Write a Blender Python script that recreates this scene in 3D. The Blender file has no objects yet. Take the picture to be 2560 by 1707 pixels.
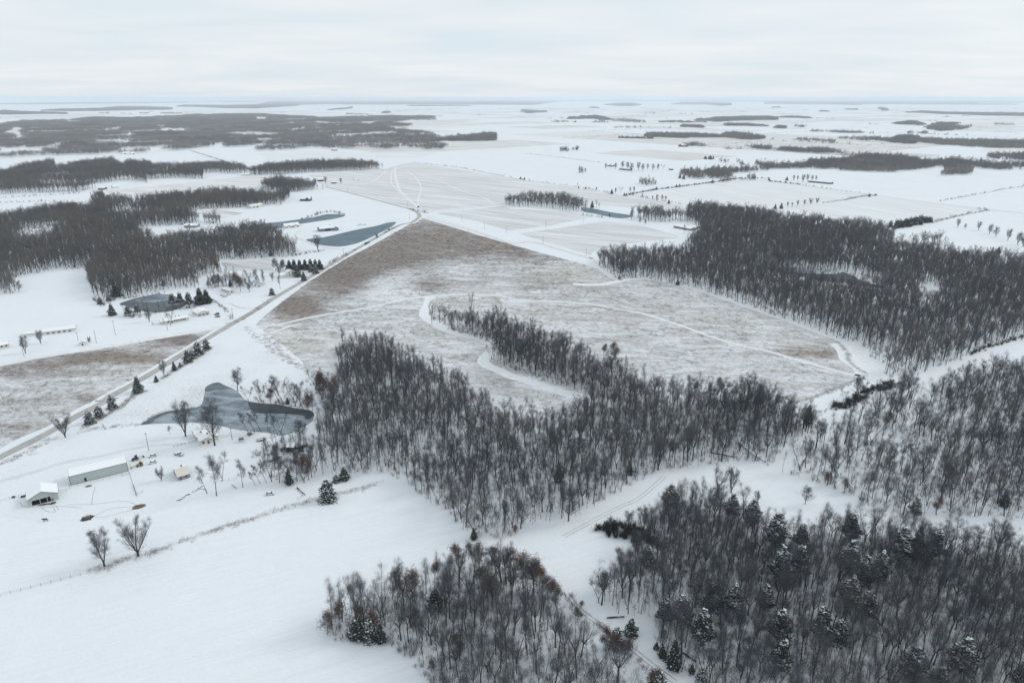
import bpy, math, random
import numpy as np
from mathutils import Vector, Matrix, noise as mnoise
from mathutils.geometry import tessellate_polygon

# ------------------------------------------------------------------ camera, sky, sun, exposure
SC = bpy.context.scene
COL = SC.collection
CAM_H = 190.0
FPX = 1707.0                       # focal length in photograph pixels (photo 2560 x 1707)
TH = math.atan(608.0 / FPX)        # pitch below the horizon
cam = bpy.data.cameras.new("camera")
cam.sensor_width = 36.0
cam.lens = 36.0 * FPX / 2560.0
cam.clip_start = 1.0
cam.clip_end = 250000.0
camo = bpy.data.objects.new("camera", cam)
camo.location = (0, 0, CAM_H)
camo.rotation_euler = (math.pi / 2 - TH, 0, 0)
COL.objects.link(camo)
SC.camera = camo

SUN_EL, SUN_AZ = math.radians(34), math.radians(70)     # azimuth measured from +Y towards +X
sun = bpy.data.lights.new("sun", 'SUN')
sun.energy = 1.0
sun.angle = math.radians(16)
sun.color = (1.0, 0.95, 0.88)
suno = bpy.data.objects.new("sun", sun)
suno.rotation_euler = (math.pi / 2 - SUN_EL, 0, math.pi - SUN_AZ)
COL.objects.link(suno)

world = bpy.data.worlds.new("World")
SC.world = world
world.cycles.sampling_method = 'NONE'
world.use_nodes = True
wt = world.node_tree
wt.nodes.clear()
def wn(t, **kw):
    n = wt.nodes.new(t)
    for k, v in kw.items(): setattr(n, k, v)
    return n
sky = wn('ShaderNodeTexSky', sky_type='NISHITA', sun_disc=False, sun_elevation=SUN_EL, sun_rotation=SUN_AZ)
bg1 = wn('ShaderNodeBackground'); bg1.inputs[1].default_value = 0.10
wt.links.new(sky.outputs[0], bg1.inputs[0])
tc = wn('ShaderNodeTexCoord')
sep = wn('ShaderNodeSeparateXYZ'); wt.links.new(tc.outputs['Generated'], sep.inputs[0])
zc = wn('ShaderNodeMath', operation='ADD'); zc.inputs[1].default_value = 0.09; wt.links.new(sep.outputs[2], zc.inputs[0])
zm = wn('ShaderNodeMath', operation='MAXIMUM'); zm.inputs[1].default_value = 0.05; wt.links.new(zc.outputs[0], zm.inputs[0])
dv = []
for i, sx in ((0, 1.0), (1, 1.6)):
    d = wn('ShaderNodeMath', operation='DIVIDE'); wt.links.new(sep.outputs[i], d.inputs[0]); wt.links.new(zm.outputs[0], d.inputs[1])
    m = wn('ShaderNodeMath', operation='MULTIPLY'); m.inputs[1].default_value = sx; wt.links.new(d.outputs[0], m.inputs[0]); dv.append(m)
cmb = wn('ShaderNodeCombineXYZ'); wt.links.new(dv[0].outputs[0], cmb.inputs[0]); wt.links.new(dv[1].outputs[0], cmb.inputs[1])
nz = wn('ShaderNodeTexNoise'); nz.inputs['Scale'].default_value = 0.55; nz.inputs['Detail'].default_value = 6; nz.inputs['Roughness'].default_value = 0.5; nz.inputs['Distortion'].default_value = 0.4
wt.links.new(cmb.outputs[0], nz.inputs['Vector'])
cr = wn('ShaderNodeValToRGB')
cr.color_ramp.elements[0].position = 0.33; cr.color_ramp.elements[0].color = (0.735, 0.825, 0.89, 1)
cr.color_ramp.elements[1].position = 0.68; cr.color_ramp.elements[1].color = (0.875, 0.905, 0.93, 1)
wt.links.new(nz.outputs[0], cr.inputs[0])
bg2 = wn('ShaderNodeBackground'); bg2.inputs[1].default_value = 1.015
wt.links.new(cr.outputs[0], bg2.inputs[0])
mx = wn('ShaderNodeMixShader'); mx.inputs[0].default_value = 0.93
wt.links.new(bg1.outputs[0], mx.inputs[1]); wt.links.new(bg2.outputs[0], mx.inputs[2])
wo = wn('ShaderNodeOutputWorld'); wt.links.new(mx.outputs[0], wo.inputs[0])

SC.view_settings.view_transform = 'Standard'
SC.view_settings.look = 'None'
SC.view_settings.exposure = 0.0
SC.view_settings.gamma = 1.0
SC.view_settings.use_curve_mapping = False
cy = SC.cycles
cy.max_bounces = 5; cy.diffuse_bounces = 3; cy.glossy_bounces = 2; cy.transmission_bounces = 2
cy.volume_bounces = 2; cy.transparent_max_bounces = 4
cy.use_denoising = True
cy.denoiser = 'OPENIMAGEDENOISE'
cy.denoising_input_passes = 'RGB_ALBEDO_NORMAL'
cy.denoising_prefilter = 'ACCURATE'
cy.caustics_reflective = False; cy.caustics_refractive = False

rng = random.Random(7)
nrng = np.random.default_rng(7)

# ------------------------------------------------------------------ photograph coordinates -> places on the ground
TILE = dict(A=(0, 1000), B=(300, 900), C=(0, 640), D=(400, 460), E=(0, 220), F=(640, 220), G=(1280, 220), H=(1920, 220),
            I=(640, 700), J=(1280, 600), K=(1920, 600), L=(1920, 900), M=(1280, 1000), N=(1920, 1280), O=(1280, 1280), Q=(700, 1280))
FINE = dict(a=(30, 1110, 7.468), f=(420, 1060, 13.067), v=(320, 1110, 11.76), h=(380, 700, 10.69), p=(600, 1040, 7.84))
CT, ST = math.cos(TH), math.sin(TH)
def S(t, x, y):
    if t == 'Z': return x * 1.08844, y * 1.08844
    if t in FINE: a = FINE[t]; return a[0] + x / a[2], a[1] + y / a[2]
    return TILE[t][0] + x / 3.6719, TILE[t][1] + y / 3.6719
def unproj(X, Y, z=0.0):
    u = (X - 1280) / FPX; v = (853.5 - Y) / FPX
    dy = CT + v * ST; dz = -ST + v * CT
    s = (CAM_H - z) / max(-dz, 0.0035)
    return u * s, dy * s
def P(t, x, y, z=0.0): return unproj(*S(t, x, y), z)
def proj(x, y, z=0.0):
    dz = z - CAM_H
    f = y * CT - dz * ST; u = y * ST + dz * CT
    return 1280 + FPX * x / f, 853.5 - FPX * u / f
def height_at(base, top_px):
    """height of a thing that stands at base (ground point) and reaches up to a photo pixel"""
    v = (853.5 - top_px[1]) / FPX
    return CAM_H + base[1] / (CT + v * ST) * (-ST + v * CT)
def parse(s, canopy=19.0):
    """'Q 10,20 30,40^ L 5,6' -> list of (photo x, photo y, height the outline point lies at)"""
    t = None; out = []
    for w in s.split():
        if ',' not in w: t = w; continue
        c = w.endswith('^'); x, y = w.rstrip('^').split(',')
        X, Y = S(t, float(x), float(y)); out.append((X, Y, canopy if c else 0.0))
    return out
def ground_poly(s, canopy=19.0): return [unproj(X, Y, z) for X, Y, z in parse(s, canopy)]
def smooth_px(pts, n=6, closed=True):
    out = []; m = len(pts)
    rngi = range(m) if closed else range(m - 1)
    for i in rngi:
        p0, p1, p2, p3 = (pts[(i + j) % m] if closed else pts[min(max(i + j, 0), m - 1)] for j in (-1, 0, 1, 2))
        for k in range(n):
            t = k / n
            out.append(tuple(0.5 * (2 * b + (c - a) * t + (2 * a - 5 * b + 4 * c - d) * t * t + (3 * b - a - 3 * c + d) * t ** 3) for a, b, c, d in zip(p0, p1, p2, p3)))
    if not closed: out.append(pts[-1])
    return out
def in_poly(px, py, poly):
    poly = np.asarray(poly); x0, y0 = poly[:, 0], poly[:, 1]; x1, y1 = np.roll(x0, -1), np.roll(y0, -1)
    r = np.zeros(len(px), bool)
    for a, b, c, d in zip(x0, y0, x1, y1):
        if b == d: continue
        r ^= ((b > py) != (d > py)) & (px < (c - a) * (py - b) / (d - b) + a)
    return r

# ------------------------------------------------------------------ object helpers
def tag(o, label=None, cat=None, group=None, kind=None):
    if label: o['label'] = label
    if cat: o['category'] = cat
    if group: o['group'] = group
    if kind: o['kind'] = kind
    return o
def link(name, data, parent=None, loc=None, rz=0):
    o = bpy.data.objects.new(name, data); COL.objects.link(o)
    if parent is not None: o.parent = parent
    if loc is not None: o.location = loc
    if rz: o.rotation_euler = (0, 0, rz)
    return o
def mesh(name, V, F, mats, midx=None, smooth=False):
    m = bpy.data.meshes.new(name); m.from_pydata(V, [], F)
    for a in (mats if isinstance(mats, (list, tuple)) else [mats]): m.materials.append(a)
    if midx is not None: m.polygons.foreach_set('material_index', midx)
    if smooth: m.polygons.foreach_set('use_smooth', [True] * len(m.polygons))
    m.update(); return m
class MB:
    """collects shapes for ONE mesh"""
    def __init__(s): s.V = []; s.F = []
    def add(s, V, F):
        n = len(s.V); s.V += [tuple(v) for v in V]; s.F += [tuple(i + n for i in f) for f in F]; return s
    def box(s, x0, x1, y0, y1, z0, z1):
        return s.add([(x, y, z) for z in (z0, z1) for y in (y0, y1) for x in (x0, x1)],
                     [(0, 2, 3, 1), (4, 5, 7, 6), (0, 1, 5, 4), (2, 6, 7, 3), (0, 4, 6, 2), (1, 3, 7, 5)])
    def prism(s, prof, y0, y1):
        """profile in x,z run along y"""
        n = len(prof)
        return s.add([(x, y0, z) for x, z in prof] + [(x, y1, z) for x, z in prof],
                     [tuple(range(n)), tuple(range(2 * n - 1, n - 1, -1))] + [(i, i + n, (i + 1) % n + n, (i + 1) % n) for i in range(n)])
    def prismx(s, prof, x0, x1):
        """profile in y,z run along x"""
        n = len(prof)
        return s.add([(x0, y, z) for y, z in prof] + [(x1, y, z) for y, z in prof],
                     [tuple(range(n - 1, -1, -1)), tuple(range(n, 2 * n))] + [(i, (i + 1) % n, (i + 1) % n + n, i + n) for i in range(n)])
    def tube(s, path, rad, sides=6, cap=True):
        path = [Vector(p) for p in path]; n0 = len(s.V); up = Vector((0.13, 0.21, 1)).normalized()
        for i, p in enumerate(path):
            d = (path[min(i + 1, len(path) - 1)] - path[max(i - 1, 0)])
            d = d.normalized() if d.length > 1e-9 else Vector((0, 0, 1))
            a = d.cross(up if abs(d.dot(up)) < 0.95 else Vector((1, 0, 0))).normalized(); b = d.cross(a)
            for k in range(sides):
                t = 2 * math.pi * k / sides; q = p + (a * math.cos(t) + b * math.sin(t)) * rad[i]; s.V.append(tuple(q))
        for i in range(len(path) - 1):
            for k in range(sides):
                k2 = (k + 1) % sides; a = n0 + i * sides
                s.F.append((a + k, a + k2, a + sides + k2, a + sides + k))
        if cap:
            s.F.append(tuple(n0 + k for k in range(sides - 1, -1, -1)))
            s.F.append(tuple(n0 + (len(path) - 1) * sides + k for k in range(sides)))
        return s
    def cyl(s, c, ax, r, l, sides=12):
        c = Vector(c); ax = Vector(ax).normalized()
        return s.tube([c - ax * l / 2, c + ax * l / 2], [r, r], sides)
    def build(s, name, mat, parent=None, **kw):
        return link(name, mesh(name, s.V, s.F, mat, **{k: v for k, v in kw.items() if k == 'smooth'}), parent)

# ------------------------------------------------------------------ materials
class Mat:
    def __init__(s, name):
        s.m = bpy.data.materials.new(name); s.m.use_nodes = True; s.nt = s.m.node_tree; s.nt.nodes.clear()
        s.out = s.n('ShaderNodeOutputMaterial'); s.b = s.n('ShaderNodeBsdfPrincipled')
        s.b.inputs['Roughness'].default_value = 0.9; s.b.inputs['Specular IOR Level'].default_value = 0.15
        s.l(s.b.outputs[0], s.out.inputs[0]); s._tc = None
    def n(s, t, **kw):
        n = s.nt.nodes.new(t)
        for k, v in kw.items(): setattr(n, k, v)
        return n
    def l(s, a, b): s.nt.links.new(a, b)
    def coord(s, sx=1, sy=1, sz=1, rz=0, which='Object'):
        if s._tc is None: s._tc = s.n('ShaderNodeTexCoord')
        m = s.n('ShaderNodeMapping'); m.inputs['Scale'].default_value = (sx, sy, sz); m.inputs['Rotation'].default_value = (0, 0, rz)
        if rz:   # turn first, then stretch
            m0 = s.n('ShaderNodeMapping'); m0.inputs['Rotation'].default_value = (0, 0, rz); m.inputs['Rotation'].default_value = (0, 0, 0)
            s.l(s._tc.outputs[which], m0.inputs[0]); s.l(m0.outputs[0], m.inputs[0])
        else: s.l(s._tc.outputs[which], m.inputs[0])
        return m.outputs[0]
    def noise(s, co, scale=1, detail=3, rough=0.55, dist=0):
        t = s.n('ShaderNodeTexNoise'); t.inputs['Scale'].default_value = scale; t.inputs['Detail'].default_value = detail
        t.inputs['Roughness'].default_value = rough; t.inputs['Distortion'].default_value = dist; s.l(co, t.inputs['Vector']); return t.outputs[0]
    def ramp(s, f, *st):
        r = s.n('ShaderNodeValToRGB'); e = r.color_ramp.elements
        while len(e) < len(st): e.new(0.5)
        for i, (p, c) in enumerate(st): e[i].position = p; e[i].color = (c, c, c, 1) if not isinstance(c, (tuple, list)) else (*c, 1)
        s.l(f, r.inputs[0]); return r.outputs[0]
    def mix(s, f, a, b):
        m = s.n('ShaderNodeMix', data_type='RGBA')
        if isinstance(f, (int, float)): m.inputs[0].default_value = f
        else: s.l(f, m.inputs[0])
        for v, i in ((a, 6), (b, 7)):
            if isinstance(v, tuple): m.inputs[i].default_value = (*v, 1)
            else: s.l(v, m.inputs[i])
        return m.outputs[2]
    def math(s, op, a, b=0.0, clamp=False):
        m = s.n('ShaderNodeMath', operation=op); m.use_clamp = clamp
        for v, i in ((a, 0), (b, 1)):
            if isinstance(v, (int, float)): m.inputs[i].default_value = v
            else: s.l(v, m.inputs[i])
        return m.outputs[0]
    def color(s, c):
        if isinstance(c, tuple): s.b.inputs['Base Color'].default_value = (*c, 1)
        else: s.l(c, s.b.inputs['Base Color'])
        return s
    def bump(s, h, strength=0.3, dist=0.3):
        b = s.n('ShaderNodeBump'); b.inputs['Strength'].default_value = strength; b.inputs['Distance'].default_value = dist
        s.l(h, b.inputs['Height']); s.l(b.outputs[0], s.b.inputs['Normal']); return s
    def rough(s, r, spec=None):
        s.b.inputs['Roughness'].default_value = r
        if spec is not None: s.b.inputs['Specular IOR Level'].default_value = spec
        return s
SNOW_A, SNOW_B = (0.755, 0.80, 0.84), (0.825, 0.855, 0.885)
GRASS_BROWN, GRASS_TAN, GRASS_GREY = (0.165, 0.122, 0.097), (0.33, 0.25, 0.15), (0.22, 0.19, 0.165)
def snow_base(M):
    return M.mix(M.noise(M.coord(), 0.012, 4, 0.6), SNOW_A, SNOW_B)
def make_snow():
    M = Mat('snow'); c = snow_base(M)
    # far farmland: faint stubble showing through in broad bands
    band = M.ramp(M.noise(M.coord(0.00035, 0.0011, 1), 1.0, 5, 0.6), (0.54, 0.0), (0.70, 0.55))
    fine = M.noise(M.coord(0.02, 0.05, 1), 1.0, 4, 0.65)
    near = M.math('MULTIPLY', band, M.ramp(fine, (0.40, 0.0), (0.66, 0.6)))
    c = M.mix(near, c, (0.52, 0.46, 0.38))
    rows = M.ramp(M.noise(M.coord(0.03, 0.8, 1, -0.42), 1.0, 4, 0.6), (0.42, 0.0), (0.70, 0.5))
    c = M.mix(M.math('MULTIPLY', rows, M.ramp(M.noise(M.coord(), 0.02, 3), (0.35, 0.1), (0.6, 0.8))), c, (0.66, 0.68, 0.70))
    speck = M.ramp(M.noise(M.coord(), 0.7, 6, 0.85), (0.64, 0.0), (0.80, 0.5))
    c = M.mix(speck, c, (0.36, 0.34, 0.31))
    M.color(c).bump(M.math('ADD', M.noise(M.coord(), 0.09, 4, 0.55), M.math('MULTIPLY', M.noise(M.coord(0.5, 1.4, 1), 1.1, 3), 0.25)), 0.5, 1.4)
    return M.m
def make_pasture(name, lo, hi, grass=GRASS_GREY, amt=0.75, scale=0.55, seedx=0.0):
    M = Mat(name); c = snow_base(M)
    big = M.noise(M.coord(), 0.02, 3, 0.6)
    g = M.noise(M.coord(1.0, 1.0, 1), scale, 6, 0.8)
    f = M.ramp(M.math('ADD', g, M.math('MULTIPLY', M.math('SUBTRACT', big, 0.5), 0.45)), (lo, 0.0), (hi, amt))
    c = M.mix(f, c, grass)
    M.color(c).bump(g, 0.6, 0.6); return M.m
def make_prairie(name, attr=True):
    M = Mat(name); c = snow_base(M)
    a = M.n('ShaderNodeAttribute', attribute_name='dens'); d = a.outputs['Fac']
    fine = M.noise(M.coord(1.0, 1.3, 1), 0.26, 6, 0.9)
    mid = M.noise(M.coord(1.0, 2.6, 1, 0.15), 0.03, 6, 0.7, 0.6)
    s = M.math('ADD', M.math('ADD', M.math('MULTIPLY', fine, 1.1), M.math('MULTIPLY', mid, 0.85)), M.math('MULTIPLY', d, 0.50))
    f = M.ramp(M.math('MULTIPLY', s, 0.5), (0.425, 0.0), (0.625, 0.85))
    hue = M.noise(M.coord(), 0.018, 4, 0.6)
    g = M.mix(M.ramp(M.math('ADD', d, M.math('MULTIPLY', hue, 0.5)), (0.28, 0.0), (0.62, 1.0)), (0.215, 0.19, 0.155), GRASS_BROWN)
    warm = M.n('ShaderNodeAttribute', attribute_name='warm')
    g = M.mix(warm.outputs['Fac'], g, GRASS_TAN)
    M.color(M.mix(f, c, g)).bump(fine, 0.8, 0.8); return M.m
def make_stubble(name, ang, tint=(0.40, 0.345, 0.27), amt=0.5, w=0.16, lo=0.42, hi=0.66):
    M = Mat(name); c = snow_base(M)
    rows = M.noise(M.coord(0.006, w, 1, ang), 1.0, 5, 0.7)
    rows2 = M.noise(M.coord(0.004, w * 0.28, 1, ang), 1.0, 3, 0.6)
    sp = M.noise(M.coord(), 0.25, 4, 0.8)
    f = M.math('ADD', M.math('MULTIPLY', rows, 0.55), M.math('ADD', M.math('MULTIPLY', rows2, 0.25), M.math('MULTIPLY', sp, 0.2)))
    M.color(M.mix(M.ramp(f, (lo, 0.04), (hi, amt)), c, tint)).bump(rows, 0.4, 0.5); return M.m
def make_road(name, a, b, rz=0):
    M = Mat(name); n = M.noise(M.coord(), 0.25, 5, 0.7)
    c = M.mix(M.ramp(n, (0.35, 0.0), (0.65, 1.0)), a, b)
    M.color(c); return M.m
def make_ice(name, a, b, rough=0.25, streak=0.02, spec=0.4):
    M = Mat(name); n = M.noise(M.coord(1, 2.2, 1), streak, 5, 0.6, 0.8); n2 = M.noise(M.coord(), 0.15, 4, 0.7)
    c = M.mix(M.ramp(M.math('ADD', M.math('MULTIPLY', n, 0.8), M.math('MULTIPLY', n2, 0.2)), (0.38, 0.0), (0.62, 1.0)), a, b)
    M.color(c).rough(rough, spec); return M.m
def make_plain(name, c, var=0.15, scale=1.5, rough=0.7, spec=0.25, metal=0.0):
    M = Mat(name); n = M.noise(M.coord(), scale, 4, 0.6)
    d = tuple(max(0, x * (1 - var)) for x in c); e = tuple(min(1, x * (1 + var)) for x in c)
    M.color(M.mix(n, d, e)).rough(rough, spec); M.b.inputs['Metallic'].default_value = metal; return M.m
def make_sheet_metal(name, c, pitch=0.35):
    M = Mat(name); w = M.n('ShaderNodeTexWave', bands_direction='X'); w.inputs['Scale'].default_value = 0.5 / pitch
    M.l(M.coord(), w.inputs['Vector']); n = M.noise(M.coord(0.3, 0.3, 1.2), 0.7, 4, 0.6)
    M.color(M.mix(n, tuple(x * 0.86 for x in c), c)).bump(w.outputs[1], 0.5, 0.03).rough(0.5, 0.35); return M.m
def make_bark(name, a, b, snow=0.0, stand=0.02):
    M = Mat(name); oi = M.n('ShaderNodeObjectInfo'); r = oi.outputs['Random']
    c = M.mix(r, a, b)
    n = M.noise(M.coord(1, 1, 0.25), 2.5, 3, 0.6)
    c = M.mix(M.math('MULTIPLY', n, 0.5), c, tuple(x * 0.45 for x in a))
    gp = M.n('ShaderNodeNewGeometry'); st = M.noise(gp.outputs['Position'], stand, 3, 0.6)
    c = M.mix(M.ramp(st, (0.40, 0.0), (0.62, 0.8)), c, tuple(x * k for x, k in zip(a, (.62, .68, .78))))
    st2 = M.noise(gp.outputs['Position'], stand * 2.3, 2, 0.5)
    c = M.mix(M.ramp(st2, (0.54, 0.0), (0.70, 0.5)), c, tuple(x * k for x, k in zip(b, (1.04, .88, .78))))
    if snow > 0:   # snow lying on the upper side of limbs
        g = M.n('ShaderNodeNewGeometry'); s = M.n('ShaderNodeSeparateXYZ'); M.l(g.outputs['True Normal'], s.inputs[0])
        up = M.ramp(s.outputs[2], (0.45, 0.0), (0.75, 1.0)); n2 = M.noise(M.coord(), 0.5, 3, 0.7)
        c = M.mix(M.math('MULTIPLY', up, M.ramp(n2, (0.45, 0.0), (0.6, snow))), c, (0.75, 0.78, 0.82))
    M.color(c).rough(0.9, 0.1); return M.m
def make_leaf(name, a, b):
    M = Mat(name); oi = M.n('ShaderNodeObjectInfo'); n = M.noise(M.coord(), 0.9, 3, 0.7)
    c = M.mix(M.math('ADD', M.math('MULTIPLY', n, 0.7), M.math('MULTIPLY', oi.outputs['Random'], 0.3)), a, b)
    M.color(c).rough(0.8, 0.15); return M.m

M_SNOW = make_snow()
M_PAST = make_pasture('rough_pasture', 0.50, 0.78, amt=0.6)
M_YARD = make_pasture('trodden_snow', 0.58, 0.80, (0.34, 0.31, 0.27), 0.55, 0.45)
M_VERGE = make_pasture('grassy_verge', 0.46, 0.70, (0.23, 0.20, 0.16), 0.8, 0.7)
M_PRAI = make_prairie('prairie')
M_ROAD = make_road('packed_road', (0.36, 0.355, 0.335), (0.51, 0.505, 0.485))
M_SHOULDER = make_pasture('road_shoulder', 0.56, 0.76, (0.35, 0.33, 0.28), 0.5, 0.5)
M_LANE = make_road('snowy_lane', (0.68, 0.70, 0.71), (0.83, 0.85, 0.865))
M_TRAIL = make_road('untrodden_snow', (0.72, 0.75, 0.775), (0.84, 0.865, 0.885))
M_RUT = make_road('wheel_rut', (0.42, 0.40, 0.37), (0.62, 0.62, 0.61))
M_ICE = make_ice('pond_ice', (0.12, 0.15, 0.175), (0.35, 0.41, 0.46), 0.5, 0.045, 0.12)
M_WATER = make_ice('open_water', (0.025, 0.034, 0.042), (0.05, 0.062, 0.07), 0.35, 0.03, 0.12)
M_SHORE = make_ice('shore_ice', (0.07, 0.09, 0.10), (0.15, 0.18, 0.195), 0.5, 0.04, 0.12)
M_TEAL = make_ice('teal_ice', (0.06, 0.112, 0.15), (0.11, 0.175, 0.215), 0.45, 0.012, 0.12)
M_DARKBRUSH = make_bark('dark_brush_twigs', (0.04, 0.037, 0.036), (0.07, 0.063, 0.06))
M_BARK = make_bark('bark', (0.055, 0.06, 0.066), (0.098, 0.10, 0.102), 0.85)
M_TWIG = make_bark('twigs', (0.094, 0.104, 0.113), (0.142, 0.148, 0.152))
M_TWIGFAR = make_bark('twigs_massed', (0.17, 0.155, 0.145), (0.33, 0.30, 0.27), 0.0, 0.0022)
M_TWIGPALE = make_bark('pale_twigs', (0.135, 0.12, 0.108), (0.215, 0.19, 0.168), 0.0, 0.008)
M_BRUSH = make_bark('brush_twigs', (0.12, 0.105, 0.095), (0.18, 0.16, 0.145))
M_LEAF = make_leaf('dry_oak_leaves', (0.07, 0.045, 0.036), (0.165, 0.092, 0.06))
M_NEEDLE = make_leaf('conifer_needles', (0.022, 0.034, 0.028), (0.055, 0.072, 0.056))
M_CLUMPSNOW = make_plain('clinging_snow', (0.74, 0.78, 0.82), 0.08, 2.0, 0.9, 0.1)
M_DRY = make_bark('dry_grass', (0.19, 0.14, 0.10), (0.33, 0.27, 0.19))
M_ROOFSNOW = make_plain('roof_snow', (0.86, 0.885, 0.905), 0.03, 0.5, 0.9, 0.1)
M_TRIM = make_plain('dark_trim', (0.09, 0.10, 0.11), 0.2)
M_GREENMETAL = make_sheet_metal('green_grey_sheeting', (0.455, 0.515, 0.50))
M_WHITEWALL = make_plain('white_siding', (0.74, 0.73, 0.67), 0.07, 1.0)
M_CREAM = make_plain('cream_siding', (0.66, 0.645, 0.57), 0.08, 1.0)
M_BLUEWALL = make_plain('blue_grey_siding', (0.16, 0.23, 0.29), 0.12, 1.0)
M_DARKWALL = make_plain('dark_blue_siding', (0.06, 0.10, 0.135), 0.15, 1.0)
M_REDWALL = make_plain('red_boards', (0.22, 0.065, 0.05), 0.2, 1.0)
M_GREYWALL = make_plain('grey_weathered_boards', (0.27, 0.28, 0.29), 0.2, 1.0)
M_GLASS = make_plain('window_glass', (0.035, 0.045, 0.055), 0.3, 0.5, 0.08, 0.5)
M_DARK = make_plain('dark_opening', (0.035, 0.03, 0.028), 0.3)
M_WOOD = make_plain('weathered_wood', (0.17, 0.15, 0.13), 0.3, 2.0)
M_PALEWOOD = make_plain('pale_boards', (0.42, 0.39, 0.34), 0.2, 2.0)
M_WHITEPAINT = make_plain('white_car_paint', (0.72, 0.73, 0.74), 0.04, 1.0, 0.3, 0.5)
M_BLACKPAINT = make_plain('black_paint', (0.022, 0.024, 0.027), 0.3, 1.0, 0.35, 0.5)
M_YELLOWPAINT = make_plain('yellow_machine_paint', (0.42, 0.29, 0.07), 0.2, 2.0, 0.5, 0.4)
M_BLUEPAINT = make_plain('blue_car_paint', (0.02, 0.12, 0.24), 0.15, 1.0, 0.3, 0.5)
M_REDPAINT = make_plain('red_car_paint', (0.36, 0.06, 0.07), 0.15, 1.0, 0.3, 0.5)
M_SILVER = make_plain('grey_car_paint', (0.36, 0.39, 0.40), 0.1, 1.0, 0.3, 0.5)
M_TYRE = make_plain('tyre_rubber', (0.02, 0.02, 0.02), 0.2)
M_COW = make_plain('black_hide', (0.014, 0.013, 0.013), 0.3, 3.0, 0.6, 0.3)
M_HAY = make_plain('old_hay', (0.16, 0.115, 0.075), 0.35, 4.0)
M_MUD = make_plain('dark_mud', (0.055, 0.042, 0.036), 0.4, 1.2)
M_STONE = make_plain('grey_stone', (0.21, 0.20, 0.19), 0.3, 2.0)
M_STEEL = make_plain('galvanised_steel', (0.30, 0.32, 0.33), 0.15, 1.0, 0.5, 0.4)

# ------------------------------------------------------------------ ground and the sheets that lie on it
def axis():
    a = [0]; s = 60.0
    while a[-1] < 70000: a.append(a[-1] + s); s *= 1.13
    a = np.array(a); return np.concatenate([-a[:0:-1], a])
ax = axis()
GX, GY = np.meshgrid(ax, ax)
n = len(ax)
gv = [(float(x), float(y), 0.0) for x, y in zip(GX.ravel(), GY.ravel())]
gf = [(j * n + i, j * n + i + 1, (j + 1) * n + i + 1, (j + 1) * n + i) for j in range(n - 1) for i in range(n - 1)]
tag(link('ground', mesh('ground', gv, gf, M_SNOW)), 'wide snow covered farmland reaching to the horizon', 'ground', kind='structure')

def sheet(name, s, mat, z, smooth=0, jitter=0.0, label=None, cat=None, attrs=None, cell=0, thick=0.0):
    px = parse(s)
    if smooth: px = smooth_px(px, smooth)
    pts = [unproj(X, Y, h) for X, Y, h in px]
    if jitter:
        q = []
        for i, (x, y) in enumerate(pts):
            a = mnoise.noise_vector(Vector((x * 0.06, y * 0.06, 3.1))) * jitter + mnoise.noise_vector(Vector((x * 0.3, y * 0.3, 9.1))) * jitter * 0.4
            q.append((x + a.x, y + a.y))
        pts = q
    if cell:   # filled with a lattice of vertices that can carry values
        from mathutils.geometry import delaunay_2d_cdt
        P2 = np.array(pts); x0, y0 = P2.min(0); x1, y1 = P2.max(0)
        gx, gy = np.meshgrid(np.arange(x0, x1, cell), np.arange(y0, y1, cell))
        gx = gx.ravel() + nrng.uniform(-.2, .2, gx.size) * cell; gy = gy.ravel() + nrng.uniform(-.2, .2, gy.size) * cell
        k = in_poly(gx, gy, P2); V0 = [Vector(p) for p in pts] + [Vector(p) for p in zip(gx[k], gy[k])]
        v, e, f, *_ = delaunay_2d_cdt(V0, [], [list(range(len(pts)))], 1, 1e-4)
        V = [(p.x, p.y, z) for p in v]; F = [tuple(t) for t in f]
    else:
        V = [(x, y, z) for x, y in pts]
        F = [tuple(t) for t in tessellate_polygon([[Vector((x, y, 0)) for x, y in pts]])]
    me = mesh(name, V, F, mat)
    bad = [p.index for p in me.polygons if p.normal.z < 0]
    if bad: me.flip_normals() if len(bad) == len(me.polygons) else None
    for a, fn in (attrs or {}).items():
        at = me.attributes.new(a, 'FLOAT', 'POINT'); at.data.foreach_set('value', [fn(*proj(x, y)) for x, y, _ in V])
    o = link(name, me); tag(o, label, cat, kind='structure'); return o
CLEAR = []
def ribbon(name, s, width, mat, z, label, cat='path', smooth=8, off=0.0, w2=None):
    px = smooth_px(parse(s), smooth, False) if smooth else parse(s)
    pts = [Vector(unproj(X, Y, 0)) for X, Y, h in px]
    if name in ('trail', 'mown_path', 'snow_strip', 'lane', 'road', 'side_road', 'field_track', 'driveway'): CLEAR.append((np.array([tuple(p) for p in pts]), width / 2 + 1.6))
    V = []; F = []
    for i, p in enumerate(pts):
        d = (pts[min(i + 1, len(pts) - 1)] - pts[max(i - 1, 0)]).normalized(); nn = Vector((-d.y, d.x))
        w = width * (1 + 0.16 * mnoise.noise(Vector((p.x * 0.05, p.y * 0.05, 1.7))))
        a = p + nn * (off + w / 2); b = p + nn * (off - w / 2); V += [(a.x, a.y, z), (b.x, b.y, z)]
        if i: k = 2 * i; F.append((k - 2, k - 1, k + 1, k))
    me = mesh(name, V, F, mat)
    if me.polygons and me.polygons[0].normal.z < 0: me.flip_normals()
    return tag(link(name, me), label, cat, kind='structure')

def blobs(lst):
    def f(X, Y):
        v = 0.0
        for cx, cy_, rx, ry, a in lst: v += a * math.exp(-(((X / 1.08844 - cx) / rx) ** 2 + ((Y / 1.08844 - cy_) / ry) ** 2))
        return v
    return f
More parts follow.
